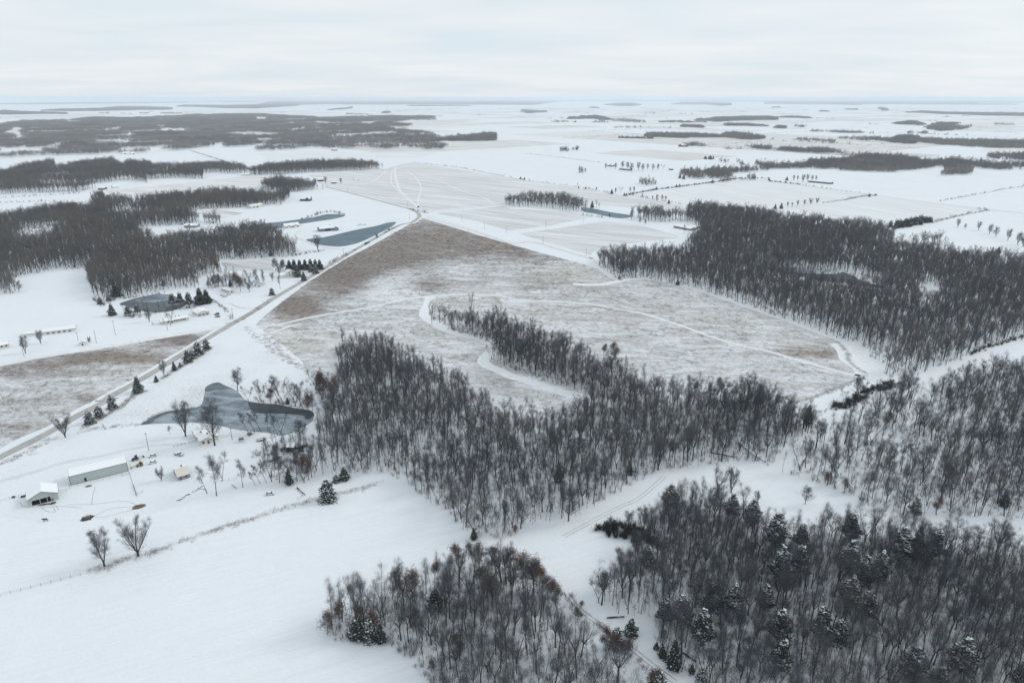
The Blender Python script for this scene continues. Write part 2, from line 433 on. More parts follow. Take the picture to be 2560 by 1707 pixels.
# how thick the standing grass is (places in the photograph: x, y, half widths, amount)
D_PRAI = blobs([(1000, 540, 190, 45, .52), (900, 590, 120, 40, .6), (1180, 575, 150, 35, .42), (790, 640, 80, 40, 1.0), (680, 705, 60, 28, 1.0), (985, 655, 45, 18, .6),
                (880, 660, 90, 30, -.35), (1060, 615, 60, 22, -.1), (700, 790, 80, 60, .10), (1230, 645, 160, 25, .25), (1400, 700, 200, 50, .16), (1650, 760, 260, 70, .10),
                (1880, 810, 90, 18, .4), (1000, 720, 120, 40, .08), (1150, 880, 50, 25, .35), (820, 770, 60, 60, .12)])
W_PRAI = blobs([(700, 800, 70, 60, .8), (640, 770, 40, 30, .9), (1330, 625, 110, 25, .8), (1130, 700, 160, 40, .5), (1020, 770, 120, 40, .6), (1500, 730, 300, 60, .35), (1800, 800, 200, 60, .35)])
D_WEST = blobs([(60, 850, 160, 22, .45), (250, 820, 160, 18, .7), (400, 780, 70, 16, .7), (120, 920, 200, 30, .2), (40, 980, 120, 30, .25)])
W_WEST = blobs([(300, 850, 120, 40, .5), (120, 960, 150, 60, .3)])
PRAIRIE = ("Z 978,503 1100,541 1230,577 1365,614 1390,632 1420,645 1480,642 1530,650 1600,667 1700,702 1800,737 1880,767 1928,787 K 735,1035 735,1100 800,1170 910,1225 905,1245 840,1280 "
           "600,1375 370,1460 200,1502 60,1470 J 2300,1400 1900,1330 1500,1300 1200,1650 500,1750 0,1700 I 2200,1500 2000,1250 1500,900 800,900 700,860 540,850 400,730 250,600 130,520 60,470 Z 603,755 585,745 "
           "640,700 700,655 760,612 850,566 930,521 960,505")
sheet('prairie', PRAIRIE, M_PRAI, 0.05, 2, 1.5, 'snowy brown prairie of standing grass between the road and the woods', 'prairie', {'dens': D_PRAI, 'warm': W_PRAI}, 9)
WEST = "C -60,1010 0,1012 200,975 400,925 650,875 900,835 1150,795 1400,748 1700,705 1900,670 1960,668 1930,700 1850,760 1700,850 1500,985 1300,1105 1050,1235 850,1330 650,1430 450,1560 A 200,340 0,445 -80,480"
sheet('meadow', WEST, M_PRAI, 0.05, 2, 1.0, 'brown grass meadow between the two roads', 'meadow', {'dens': D_WEST, 'warm': W_WEST}, 6)
sheet('pasture', "Z 565,752 600,765 640,805 720,868 740,900 560,1010 330,970 150,1000 130,985 200,960 330,900 420,838 500,785", M_PAST, 0.04, 2, 2, 'snowy pasture between the road and the big pond', 'pasture')
sheet('farmyard', "A -60,700 300,560 700,430 1200,300 1900,300 2350,350 2400,700 2100,900 1500,1000 1200,1060 600,1120 100,1060 -60,1040", M_YARD, 0.03, 2, 3, 'trodden snow of the farmyard', 'farmyard')
STUB = [
 ("F 480,800 1200,745 1330,700 1450,685 2350,830 G 450,895 900,970 1560,1075 1590,1115 1050,1095 820,1070 400,1010 0,1065 F 2270,1078 1600,1140 1480,1125 1400,1105 1000,1002 620,903", 0.62, 'broad stubble field behind the crossroads', (0.38, 0.335, 0.27), 0.8),
 ("F 1640,1152 2270,1085 G 0,1112 450,1132 720,1172 750,1182 350,1262 0,1306 F 2310,1306 2000,1215", 0.70, 'striped stubble field below the short tree belt', (0.36, 0.33, 0.28), 0.85),
 ("G 60,1335 400,1292 850,1222 1150,1252 1480,1342 1560,1372 1100,1425 760,1495 720,1530 400,1440", 0.45, 'striped stubble field left of the low house', (0.35, 0.32, 0.28), 0.85),
 ("H 180,1100 500,1062 1000,992 1900,1112 2000,1130 1500,1232 1180,1240 900,1190 500,1180", 1.2, 'pale stubble field beyond the right wood', (0.50, 0.45, 0.37), 0.42),
 ("G 1085,985 1500,925 2100,845 2350,842 H 300,885 870,975 500,1045 180,1100 G 2350,1075 1700,1010 1560,1062", 1.2, 'pale stubble field behind the row of trees', (0.50, 0.45, 0.37), 0.40),
 ("E 1030,990 960,940 1400,905 1900,850 2350,800 F 60,802 215,802 230,850 60,885 0,890 E 2350,892 2150,905 1700,940 1300,985", 0.35, 'tan stubble strip between two woods', (0.50, 0.43, 0.33), 0.75),
 ("F 1390,310 1600,300 1900,294 2060,308 1800,322 1500,322", 0.2, 'grey brown streak of bare field far off', (0.40, 0.35, 0.29), 0.8),
 ("F 1300,236 1800,226 2200,222 2350,228 1900,238", 0.2, 'thin tan field far off', (0.42, 0.37, 0.31), 0.7),
 ("G 1850,310 2350,300 H 0,310 460,318 200,330 0,325 G 2100,330", 0.2, 'tan field behind the far right trees', (0.45, 0.37, 0.28), 0.8),
 ("H 1100,462 1400,468 2350,492 2350,500 1700,490 1150,480", 0.1, 'narrow tan strip along a far wood', (0.38, 0.31, 0.22), 0.9),
 ("F 10,600 620,580 900,600 1700,580 1500,640 700,640 100,660", 0.3, 'lightly striped field before the far left wood', (0.50, 0.44, 0.35), 0.35),
 ("D 560,720 1000,690 1060,720 1040,790 860,800 600,790", 0.4, 'brown grass patch beside the conifer row', (0.20, 0.15, 0.11), 0.9),
 ("E 1690,1140 1760,1150 2000,1118 2230,1150 2050,1200 1900,1160", 0.4, 'tan grass patch at the edge of the left wood', (0.40, 0.33, 0.25), 0.8),
]
FIELDMATS = [make_stubble('far_stubble', a_, t_, min(.9, m_ * 1.5), w_, .34, .68) for a_, t_, m_, w_ in ((.62, (.52, .46, .37), .55, .03), (2.2, (.50, .49, .47), .5, .02), (.62, (.60, .56, .48), .5, .05), (2.2, (.42, .35, .28), .5, .03))]
for i, (s, a, lb, tint, amt) in enumerate(STUB):
    sheet('field', s, make_stubble('stubble', a, tint, amt, 0.16 if i < 5 else 0.05), 0.05 + 0.012 * i, 0, 0, lb, 'field')

# patchwork of far farmland, laid out along the section lines
_a, _b = Vector(P('F', 1580, 1175)), Vector(P('G', 200, 1408)); U1 = (_b - _a).normalized(); U2 = Vector((-U1.y, U1.x))
R_ = random.Random(31); FARHEDGE = []
for i in range(-26, 60):
    for j in range(-4, 60):
        c0 = _a + U1 * (i * 420) + U2 * (j * 610)
        if c0.y < 2300 or c0.y > 15000 or abs(c0.x) > c0.y * .85: continue
        wid, dep = 420 * R_.choice((.5, 1, 1, 1.5)), 610 * R_.choice((.5, 1, 1))
        if R_.random() < .42:
            q = [c0, c0 + U1 * wid, c0 + U1 * wid + U2 * dep, c0 + U2 * dep]; k = R_.randrange(4)
            me = mesh('field', [(p.x, p.y, .04 + .004 * (i % 3) + .012 * (j % 2)) for p in q], [(0, 1, 2, 3)], FIELDMATS[k])
            tag(link('field', me), 'far snowy field with a faint %s tone' % ('tan', 'grey', 'pale stubble', 'brownish')[k], 'field', kind='structure')
        if R_.random() < .30: FARHEDGE.append((c0, c0 + U1 * wid))
        if R_.random() < .22: FARHEDGE.append((c0, c0 + U2 * dep))
# roads and tracks
MAIN = "A -160,615 0,525 250,400 500,268 720,140 960,15 C 1000,1298 1250,1160 1500,1010 1700,885 1900,760 2120,630 2340,502 D 1060,1040 1300,900 1550,750 1800,600 2000,485 2200,378 F 1420,1240 1480,1200 1500,1178 1488,1150 1450,1125 1400,1108 1200,1055 1000,1000 800,948 640,908"
ribbon('road_shoulder', MAIN, 14.0, M_SHOULDER, 0.06, 'snowy grass shoulders of the main road', 'road shoulder', 4)
ribbon('road', MAIN, 6.6, M_ROAD, 0.09, 'packed grey country road running diagonally to the crossroads', 'road', 4)
ribbon('side_road', "C -100,1005 0,985 500,905 1000,828 1500,742 1850,685 2010,655 2110,632", 7.5, M_LANE, 0.08, 'white snow covered side road joining the main road', 'road', 4)
ribbon('lane', "F 1500,1185 1580,1175 1900,1275 2200,1370 2350,1420 G 200,1408 500,1495 740,1560 J 700,170 800,215 930,330 990,370", 8.0, M_LANE, 0.08, 'straight white lane between prairie and stubble fields', 'lane', 3)
ribbon('lane_verge', "F 1560,1190 1900,1285 2200,1380 2350,1430 G 200,1420 500,1506 740,1570", 1.6, M_RUT, 0.09, 'dark grassy edge of the white lane', 'verge', 3)
ribbon('field_track', "F 1520,1150 1650,1128 1900,1105 2230,1080 2350,1072", 9.0, M_TRAIL, 0.1, 'white farm track running past the tree belt', 'track', 3)
ribbon('field_track', "F 1500,1105 1420,1040 1330,950 1290,860 1275,760 1290,730", 5.0, M_TRAIL, 0.1, 'white wheel track curving up the stubble field', 'track', 6)
ribbon('field_track', "F 1490,1100 1490,1020 1515,930 1490,860 1440,800 1380,760", 3.0, M_TRAIL, 0.1, 'second white wheel track bending to the right', 'track', 6)
ribbon('field_track', "F 1370,1010 1310,950 1245,880 1240,830 1250,750", 3.0, M_TRAIL, 0.1, 'thin white wheel track left of the wide one', 'track', 6)
ribbon('field_track', "F 2170,1070 2100,1010 1900,950 1700,860 1500,800", 3.0, M_TRAIL, 0.1, 'faint white wheel track across the right of the stubble', 'track', 6)
ribbon('field_track', "F 900,890 1060,865 1150,800 1200,760", 4.0, M_TRAIL, 0.1, 'faint white wheel track on the left of the stubble', 'track', 6)
ribbon('mown_path', "I -160,440 0,430 200,410 400,365 620,320 850,285 1100,240 1300,190 1500,160 1700,145 1900,132 2150,140 2350,165 J 0,540 250,560 500,570 720,590 1000,640 1200,675 1350,720 1550,785 1750,860 1950,925 2150,980 2350,1020 K 200,1080 450,1150 700,1220 850,1245", 3.4, M_TRAIL, 0.09, 'narrow white mown path crossing the prairie', 'path', 5)
ribbon('mown_path', "I 0,490 90,490 180,470 300,430 420,400", 3.0, M_TRAIL, 0.1, 'short mown path by the road corner', 'path', 5)
ribbon('trail', "I 1600,150 1580,220 1540,310 1570,350 1680,420 1780,470 1900,500 2030,525 2130,562 2180,615 2140,680 2085,735 2120,785 2230,830 2350,885 J 100,1275 300,1345 500,1405 700,1450 900,1500 1050,1540", 9.5, M_TRAIL, 0.08, 'white curving trail between two woods', 'trail', 6)
ribbon('trail', "J 560,402 700,412 850,405 950,385 1080,362 1200,355", 8.0, M_TRAIL, 0.08, 'short white strip where the prairie meets the wood', 'trail', 6)
ribbon('snow_strip', "K 690,945 740,980 800,1050 830,1110 930,1180 980,1230 960,1290", 26.0, M_TRAIL, 0.09, 'white snowy strip at the right end of the prairie', 'strip', 6)
for off in (-0.9, 0.9):
    ribbon('wheel_rut', "M 470,1255 560,1205 700,1130 850,1050 1000,975 1150,910 1300,790 1400,700", 0.35, M_RUT, 0.09, 'wheel rut in the snowy glade', 'wheel rut', 6, off)
    ribbon('wheel_rut', "O 500,740 560,820 620,890 720,970 860,1060 1000,1170 1150,1290 1300,1410 1500,1560", 0.45, M_RUT, 0.09, 'wheel rut of the track between the lower woods', 'wheel rut', 6, off)
    ribbon('wheel_rut', "A -60,760 0,745 300,665 600,570 900,520 1200,450 1500,410 1700,400", 0.3, M_RUT, 0.09, 'faint wheel rut behind the long shed', 'wheel rut', 6, off)
    ribbon('wheel_rut', "H -60,850 200,880 600,935 900,975 1300,1030 1900,1105 2350,1150", 1.0, M_RUT, 0.15, 'dark wheel line along a far field road', 'wheel rut', 4, off * 6)
ribbon('wheel_rut', "D 640,1095 720,1130 800,1142 900,1140", 1.0, M_RUT, 0.09, 'curved driveway track from the main road', 'wheel rut', 6)
ribbon('driveway', "D 1800,605 1600,590 1480,570 1380,540 1260,490 1250,450 1300,420", 4.0, M_LANE, 0.09, 'snowy driveway round the teal pond', 'driveway', 6)
ribbon('wheel_rut', "D 1640,600 1480,580 1380,550 1270,500 1240,465 1290,430", 0.8, M_RUT, 0.1, 'dark edge of the pond driveway', 'wheel rut', 6)
for s in ("a 560,1175 900,1160 1300,1190", "a 540,1170 640,1250 800,1270", "a 760,1160 820,1260", "a 820,1150 870,1230", "a 1540,1360 1750,1355 2000,1290 2250,1225", "a 1560,1340 1750,1230 1900,1195 2240,1165", "a 1490,1130 1510,980 1550,800", "a 1050,1130 1500,1120 1900,1075 2140,1070 2300,1120", "a 330,1190 200,1150 150,1080"):
    ribbon('cattle_track', s, 0.3, M_RUT, 0.08, 'thin trodden cattle track in the snow', 'cattle track', 6)

# ponds
POND = {
 'big': "B 195,590 260,545 340,505 450,470 600,455 700,435 752,395 770,310 780,260 830,222 900,204 960,230 1050,270 1110,320 1180,378 1280,395 1430,405 1600,438 1740,460 1780,500 1760,560 1680,620 1600,665 1480,692 1350,667 1150,650 1000,622 900,602 740,577 600,576 400,582",
 'farm': "C 1095,440 1200,400 1330,370 1450,350 1560,358 1640,385 1720,430 1650,480 1500,515 1300,505 1150,460",
 'teal': "D 1345,510 1500,490 1700,445 1830,415 1990,385 2080,358 2165,350 2130,390 2000,460 1850,530 1750,560 1640,575 1500,565 1400,540",
 'long': "D 740,412 880,385 950,363 1150,343 1400,308 1540,278 1700,288 1600,320 1400,350 1290,368 1130,402 900,424",
 'wood': "K 150,290 400,310 640,310 690,295 800,335 850,370 1080,440 850,422 700,395 560,385 350,348 200,312",
 'belt': "G 640,1098 740,1108 900,1140 1070,1165 1090,1185 1000,1197 880,1182 760,1155 660,1135",
}
for k, mat, z, lb in (('big', M_ICE, 0.10, 'blue grey frozen pond beside the farmyard'), ('farm', M_SHORE, 0.10, 'dark frozen pond ringed by brush and pines'),
                      ('teal', M_TEAL, 0.10, 'teal pond below the blue house by the road'), ('long', M_TEAL, 0.10, 'long narrow teal pond behind the white house'),
                      ('wood', M_SHORE, 0.10, 'grey frozen pond hidden in the right wood'), ('belt', M_TEAL, 0.10, 'small teal pond at the end of the tree belt')):
    sheet('pond', POND[k], mat, z, 4, 0.6, lb, 'pond')
sheet('open_water', "B 1185,385 1300,402 1440,410 1600,443 1735,464 1775,500 1740,540 1690,540 1680,512 1560,496 1440,490 1300,490 1230,478 1195,440", M_WATER, 0.14, 4, 0.5, 'dark open water along the far shore of the big pond', 'water')
sheet('pond_edge', "B 200,590 260,546 340,506 450,471 600,456 720,432 700,448 600,472 450,492 340,535 285,580", M_SHORE, 0.14, 4, 0.3, 'dark thin ice along the left arm of the big pond', 'ice')
sheet('pond_edge', "B 778,290 790,255 830,224 900,206 960,232 1030,265 960,262 880,272 800,290", M_SHORE, 0.14, 4, 0.3, 'darker ice in the upper bay of the big pond', 'ice')
sheet('clear_ice', "C 1235,408 1330,380 1450,358 1545,362 1560,390 1500,415 1350,424", M_ICE, 0.14, 4, 0.3, 'lighter ice on the pond ringed by pines', 'ice')

# ------------------------------------------------------------------ trees: every form is grown once, then copied
def grow_tree(seed, h, lo, nlimb, limb, ang, levels=2, twigs=900, tw=0.055, tl=1.5, r0=0.26, fork=0, lean=0.0, sides=5, up=0.35, leaf=0, leafsize=0.24, spread=0.32, fh=None):
    """returns trunk (trunk and big limbs) and crown (branches, twigs, leaves) as two MBs"""
    R = random.Random(seed); T = MB(); B = MB(); tips = []
    def rv(s): return Vector((R.gauss(0, s), R.gauss(0, s), R.gauss(0, s)))
    def limb_path(p, d, L, n, wob, upw):
        pts = [p]; d = d.normalized()
        for i in range(n):
            d = (d + rv(wob) + Vector((0, 0, upw / n))).normalized(); p = p + d * L / n; pts.append(p)
        return pts
    def sub(p, d, L, r, lev, mbm):
        n = 3 if lev > 1 else 2
        path = limb_path(p, d, L, n, 0.13, up)
        mbm.tube(path, [r * (1 - 0.8 * i / n) for i in range(n + 1)], 4 if lev > 1 else 3, False)
        k = R.randint(3, 5) if lev > 1 else R.randint(2, 4)
        for j in range(k):
            t = R.uniform(0.25, 1.0); i = min(int(t * n), n - 1); q = path[i].lerp(path[i + 1], t * n - i)
            dd = (path[i + 1] - path[i]).normalized(); side = dd.cross(rv(1)).normalized()
            nd = (dd * 0.75 + side * R.uniform(0.5, 0.95)).normalized()
            if lev > 0: sub(q, nd, L * R.uniform(0.38, 0.6), r * 0.45, lev - 1, B)
        for i in range(1, n + 1): tips.append((path[i], (path[i] - path[i - 1]).normalized(), (path[i] - path[i - 1]).length))
    stems = []
    if fork:
        hf = h * (R.uniform(*fh) if fh else R.uniform(0.10, 0.25) if fork > 1 else R.uniform(0.3, 0.45))
        base = limb_path(Vector((0, 0, -0.3)), Vector((lean, 0, 1)), hf + 0.3, 2, 0.03, 0)
        T.tube(base, [r0 * 1.25, r0, r0 * 0.95], sides + 1)
        a0 = R.uniform(0, 6.28)
        for j in range(max(2, fork)):
            a = a0 + j * 6.283 / max(2, fork) + R.uniform(-.4, .4)
            stems.append((base[-1], Vector((math.cos(a) * ang * 0.55 + lean, math.sin(a) * ang * 0.55, 1)), h - hf, r0 * 0.68))
    else: stems.append((Vector((0, 0, -0.3)), Vector((lean, 0, 1)), h + 0.3, r0))
    for p, d, L, r in stems:
        n = 7; path = limb_path(p, d, L, n, 0.07 if fork > 2 else 0.045, 0.5 if fork > 2 else 0.10)
        T.tube(path, [r * (1.25 if i == 0 else 1) * (1 - 0.88 * i / n) for i in range(n + 1)], sides, False)
        l0 = max(0.05, (lo * h - (p.z if fork else 0)) / L)
        m = max(3, nlimb // len(stems))
        for j in range(m):
            t = l0 + (0.97 - l0) * ((j + R.uniform(0, .9)) / m); i = min(int(t * n), n - 1); q = path[i].lerp(path[i + 1], t * n - i)
            a = R.uniform(0, 6.283); sl = ang * R.uniform(0.7, 1.25) * (1.15 - 0.5 * (t - l0))
            dd = Vector((math.cos(a) * sl, math.sin(a) * sl, 1 * R.uniform(0.6, 1.2)))
            LL = limb * (1.1 - 0.65 * (t - l0) / (1 - l0)) * R.uniform(0.7, 1.15)
            sub(q, dd, LL, r * 0.30 * (1.15 - 0.6 * t), levels, T)
        tips.append((path[-1], Vector((0, 0, 1)), 1.0))
    for j in range(twigs):   # fine twigs: slender slivers
        q, d, L = R.choice(tips); q = q - d * L * R.random() + rv(spread)
        nd = (d * 0.7 + rv(0.6) + Vector((0, 0, 0.55))).normalized(); l = tl * R.uniform(0.4, 1.3)
        s = nd.cross(rv(1)).normalized() * tw * R.uniform(0.6, 1.2); m = q + nd * l * 0.5 + rv(0.05) * l; e = q + nd * l + rv(0.12) * l
        B.add([q - s, q + s, m + s * .6, m - s * .6, e], [(0, 1, 2, 3), (3, 2, 4)])
    LF = None
    if leaf:
        LF = MB()
        for j in range(leaf):
            q, d, L = R.choice(tips); q = q + d * R.uniform(-L, tl * 1.2) + rv(0.75); a = rv(1).normalized(); b = a.cross(rv(1)).normalized(); s = leafsize * R.uniform(0.5, 1.2)
            LF.add([q + a * s, q + b * s * .7, q - a * s * .8, q - b * s * .6], [(0, 1, 2, 3)])
    return T, B, LF
def grow_conifer(seed, h, w, tufts, snow, shape=1.0, base=0.04, droop=-0.1, ts=0.55, tiers=0):
    """stem, needles and the snow that clings to them"""
    R = random.Random(seed); T = MB(); N = MB(); W = MB()
    T.tube([(0, 0, -0.3), (R.gauss(0, .1), R.gauss(0, .1), h * .5), (0, 0, h * .97)], [0.035 * h * .5, 0.02 * h * .5, 0.02], 5)
    ph = [R.uniform(0, 6.28) for _ in range(3)]
    for j in range(tufts):
        t = 1 - math.sqrt(R.random()); t = base + (1 - base) * t
        rr = w * ((1 - t) ** shape) * (0.8 + 0.22 * math.sin(t * 23 + ph[0]) + 0.2 * math.sin(3 * ph[1] + t * 9)) + 0.12
        a = R.uniform(0, 6.283); rr *= 1 + 0.22 * math.sin(a * 3 + ph[2] + t * 14) + 0.12 * math.sin(a * 7 + t * 31)
        if tiers: t = base + (1 - base) * (int((t - base) / (1 - base) * tiers) + R.random() ** 2 * 0.55) / tiers
        k = R.random() ** 0.4; r = rr * k
        q = Vector((math.cos(a) * r, math.sin(a) * r, h * t + droop * r)); out = Vector((math.cos(a), math.sin(a), R.uniform(-0.35, 0.45))).normalized()
        side = Vector((-math.sin(a), math.cos(a), R.gauss(0, .3))).normalized(); s = ts * R.uniform(0.55, 1.25)
        up = Vector((0, 0, 1)) * s * R.uniform(.1, .35)
        e = q + out * s * 1.5
        N.add([q - side * s * .55, q + side * s * .55, e, q + up], [(0, 1, 2), (0, 3, 2), (1, 3, 2)])
        if k > .55 and R.random() < snow:
            g = q + Vector((0, 0, s * .38)); s2 = s * R.uniform(.5, 1.2)
            W.add([g - side * s2 * .7 - out * s2 * .2, g + out * s2 * .9 - Vector((0, 0, s2 * .1)), g + side * s2 * .7 - out * s2 * .2, g + Vector((0, 0, s2 * .22))], [(0, 1, 3), (1, 2, 3), (0, 3, 2)])
    return T, N, W
def grow_brush(seed, h, w, stems, twigs, tw=0.034):
    R = random.Random(seed); B = MB()
    for j in range(stems):
        a = R.uniform(0, 6.283); q = Vector((R.gauss(0, w * .3), R.gauss(0, w * .3), -0.1)); d = Vector((math.cos(a) * R.uniform(.1, .8), math.sin(a) * R.uniform(.1, .8), 1)).normalized()
        L = h * R.uniform(.6, 1.05); m = q + d * L * .5 + Vector((R.gauss(0, .1), R.gauss(0, .1), 0)); e = m + (d + Vector((R.gauss(0, .2), R.gauss(0, .2), .1))).normalized() * L * .5
        B.tube([q, m, e], [tw, tw * .7, tw * .25], 3, False)
        for k in range(twigs):
            t = R.uniform(.25, 1); p = q.lerp(m, t * 2) if t < .5 else m.lerp(e, t * 2 - 1)
            nd = (d + Vector((R.gauss(0, .7), R.gauss(0, .7), R.gauss(.1, .4)))).normalized(); l = h * R.uniform(.12, .34); s = nd.cross(Vector((R.gauss(0, 1), R.gauss(0, 1), R.gauss(0, 1)))).normalized() * tw * .55
            B.add([p - s, p + s, p + nd * l], [(0, 1, 2)])
    return B
def clump(seed, size, count, hmin, hmax, cr, tri, w, canopy=0.45):
    """a patch of far wood: stems and crowns of many small trees, a handful of slivers each"""
    R = random.Random(seed); B = MB()
    for j in range(count):
        x, y = R.uniform(-.5, .5) * size, R.uniform(-.5, .5) * size; h = R.uniform(hmin, hmax)
        s = w * .35; B.add([(x - s, y, -.3), (x + s, y, -.3), (x, y, h * .9)], [(0, 1, 2)]); B.add([(x, y - s, -.3), (x, y + s, -.3), (x, y, h * .9)], [(0, 1, 2)])
        for k in range(tri):
            a = R.uniform(0, 6.283); z = h * R.uniform(canopy, 1); rr = cr * math.sqrt(max(0.05, 1 - ((z / h - .72) / .36) ** 2)) * R.random() ** .5
            p = Vector((x + math.cos(a) * rr * .4, y + math.sin(a) * rr * .4, z - cr * .35)); e = Vector((x + math.cos(a) * rr * 1.25, y + math.sin(a) * rr * 1.25, z + R.uniform(0, cr * .5)))
            sd = (e - p).cross(Vector((R.gauss(0, 1), R.gauss(0, 1), R.gauss(0, 1)))).normalized() * w * R.uniform(.6, 1.2)
            B.add([p - sd, p + sd, e], [(0, 1, 2)])
    return B
def joined(name, *parts):
    V = []; F = []; mi = []; mats = []
    for mb, mat in parts:
        if mb is None or not mb.F: continue
        n = len(V); V += mb.V; F += [tuple(i + n for i in f) for f in mb.F]; mi += [len(mats)] * len(mb.F); mats.append(mat)
    return mesh(name, V, F, mats, mi)

# woodland forms (name, words for a label, mesh of trunk, mesh of crown)
FORM = {}
def add_form(key, words, T, B, LF=None, leafmat=None, tm=None, bm=None):
    parts = [('trunk', mesh(key + '_trunk', T.V, T.F, tm or M_BARK)), ('crown', joined(key + '_crown', (B, bm or M_TWIG), (LF, leafmat)))]
    FORM[key] = dict(words=words, parts=parts, whole=joined(key, (T, tm or M_BARK), (B, bm or M_TWIG), (LF, leafmat)), h=max(v[2] for v in T.V + B.V))
WOOD = []
for i, (wd, kw) in enumerate([
    ('slender straight', dict(h=19, lo=.5, nlimb=14, limb=2.8, ang=.55, r0=.19, fork=3, fh=(.42, .5), twigs=1500)),
    ('broad crowned', dict(h=18, lo=.42, nlimb=22, limb=4.2, ang=1.15, r0=.30, fork=5, fh=(.34, .42), twigs=2600)),
    ('twin stemmed', dict(h=19, lo=.36, nlimb=20, limb=3.8, ang=.8, r0=.26, fork=2, twigs=1900)),
    ('gently leaning', dict(h=17, lo=.5, nlimb=14, limb=3.2, ang=.75, r0=.19, lean=.14, fork=3, fh=(.4, .5), twigs=1500)),
    ('narrow topped', dict(h=20, lo=.5, nlimb=14, limb=2.6, ang=.6, r0=.17, twigs=1000)),
    ('high forked', dict(h=20, lo=.55, nlimb=18, limb=3.4, ang=.9, r0=.25, fork=4, fh=(.46, .54), twigs=2000)),
    ('low branched', dict(h=15, lo=.3, nlimb=22, limb=4.0, ang=1.1, r0=.24, fork=4, fh=(.2, .28), twigs=2200)),
    ('slim pole like', dict(h=16, lo=.55, nlimb=10, limb=2.0, ang=.6, r0=.11, twigs=420, levels=1)),
    ('thin whippy', dict(h=14, lo=.45, nlimb=11, limb=2.2, ang=.7, r0=.10, twigs=420, levels=1)),
    ('slim bent', dict(h=15, lo=.5, nlimb=10, limb=2.2, ang=.7, r0=.11, lean=.2, twigs=420, levels=1)),
]):
    T, B, _ = grow_tree(100 + i, tw=.0145, tl=1.8 if i < 7 else 1.25, spread=.45, **kw); k = 'wood%d' % i; add_form(k, wd, T, B); WOOD.append(k)
NBIG = 7
OPEN = []
for i, (wd, kw) in enumerate([
    ('wide vase shaped', dict(h=16, lo=.16, nlimb=48, limb=5.4, ang=.75, r0=.42, fork=4, up=.5, twigs=5200, tw=.022, tl=1.5)),
    ('tall round crowned', dict(h=16, lo=.2, nlimb=40, limb=4.6, ang=.65, r0=.36, fork=3, up=.5, twigs=4400, tw=.022, tl=1.5)),
    ('spreading', dict(h=15, lo=.2, nlimb=36, limb=5.8, ang=1.1, r0=.34, up=.3, twigs=3800, tw=.022, tl=1.5)),
    ('thin forked', dict(h=15, lo=.38, nlimb=14, limb=4.0, ang=.75, r0=.2, fork=2, up=.4, twigs=1500, tw=.022)),
    ('thin leaning', dict(h=15, lo=.42, nlimb=13, limb=3.6, ang=.7, r0=.18, lean=-.30, up=.4, twigs=1300, tw=.022)),
    ('slim upright', dict(h=15, lo=.34, nlimb=15, limb=3.0, ang=.55, r0=.17, up=.4, twigs=1400, tw=.022)),
]):
    T, B, _ = grow_tree(200 + i, **kw); k = 'open%d' % i; add_form(k, wd, T, B); OPEN.append(k)
OAK = []
for i, kw in enumerate([dict(h=15, lo=.28, nlimb=18, limb=4.2, ang=.9, r0=.22, twigs=600, leaf=2400), dict(h=12, lo=.2, nlimb=16, limb=3.6, ang=.9, r0=.18, twigs=450, leaf=2080), dict(h=9, lo=.12, nlimb=16, limb=3.0, ang=.9, r0=.13, twigs=400, leaf=1440)]):
    T, B, LF = grow_tree(300 + i, **kw); k = 'oak%d' % i; add_form(k, ('russet', 'rusty brown', 'small russet')[i], T, B, LF, M_LEAF); OAK.append(k)
CON = {}
for k, a in dict(cedar0=(1, 8, 2.7, 1500, .26, .75, .03, -.12, .5), cedar1=(2, 7, 3.0, 1500, .5, .62, .03, -.2, .5), cedar2=(3, 8.5, 2.1, 1200, .12, .8, .04, -.05, .46),
                 pine0=(4, 16, 4.4, 2000, .8, .5, .25, -.25, .8), pine1=(5, 14, 3.6, 1500, .5, .5, .3, -.2, .8), spruce0=(6, 15, 4.2, 2600, .10, .85, .05, -.3, .7, 13)).items():
    T, N, W = grow_conifer(*a)
    CON[k] = dict(parts=[('trunk', mesh(k + '_trunk', T.V, T.F, M_BARK)), ('foliage', mesh(k + '_foliage', N.V, N.F, M_NEEDLE)), ('snow_clumps', mesh(k + '_snow', W.V, W.F, M_CLUMPSNOW))],
                  whole=joined(k, (T, M_BARK), (N, M_NEEDLE), (W, M_CLUMPSNOW)), h=a[1])
BRUSHM = []
for i, a in enumerate([(1, 3.2, 2.2, 16, 14), (2, 2.2, 2.4, 16, 14), (3, 4.5, 2.0, 14, 20)]):
    B = grow_brush(*a); BRUSHM.append(mesh('brush%d' % i, B.V, B.F, M_BRUSH))
BRUSHD = []
for i in range(2):
    B = grow_brush(40 + i, 3.6, 1.8, 26, 26, .05); BRUSHD.append(mesh('darkbrush%d' % i, B.V, B.F, M_DARKBRUSH))
SAPL = []
for i in range(3):
    T, B, _ = grow_tree(400 + i, h=9 + i, lo=.3, nlimb=9, limb=2.2, ang=.6, levels=1, twigs=160, tw=.045, tl=1.2, r0=.085, sides=4)
    SAPL.append(joined('sapling%d' % i, (T, M_BARK), (B, M_TWIG)))
MIDT = []; MIDP = []
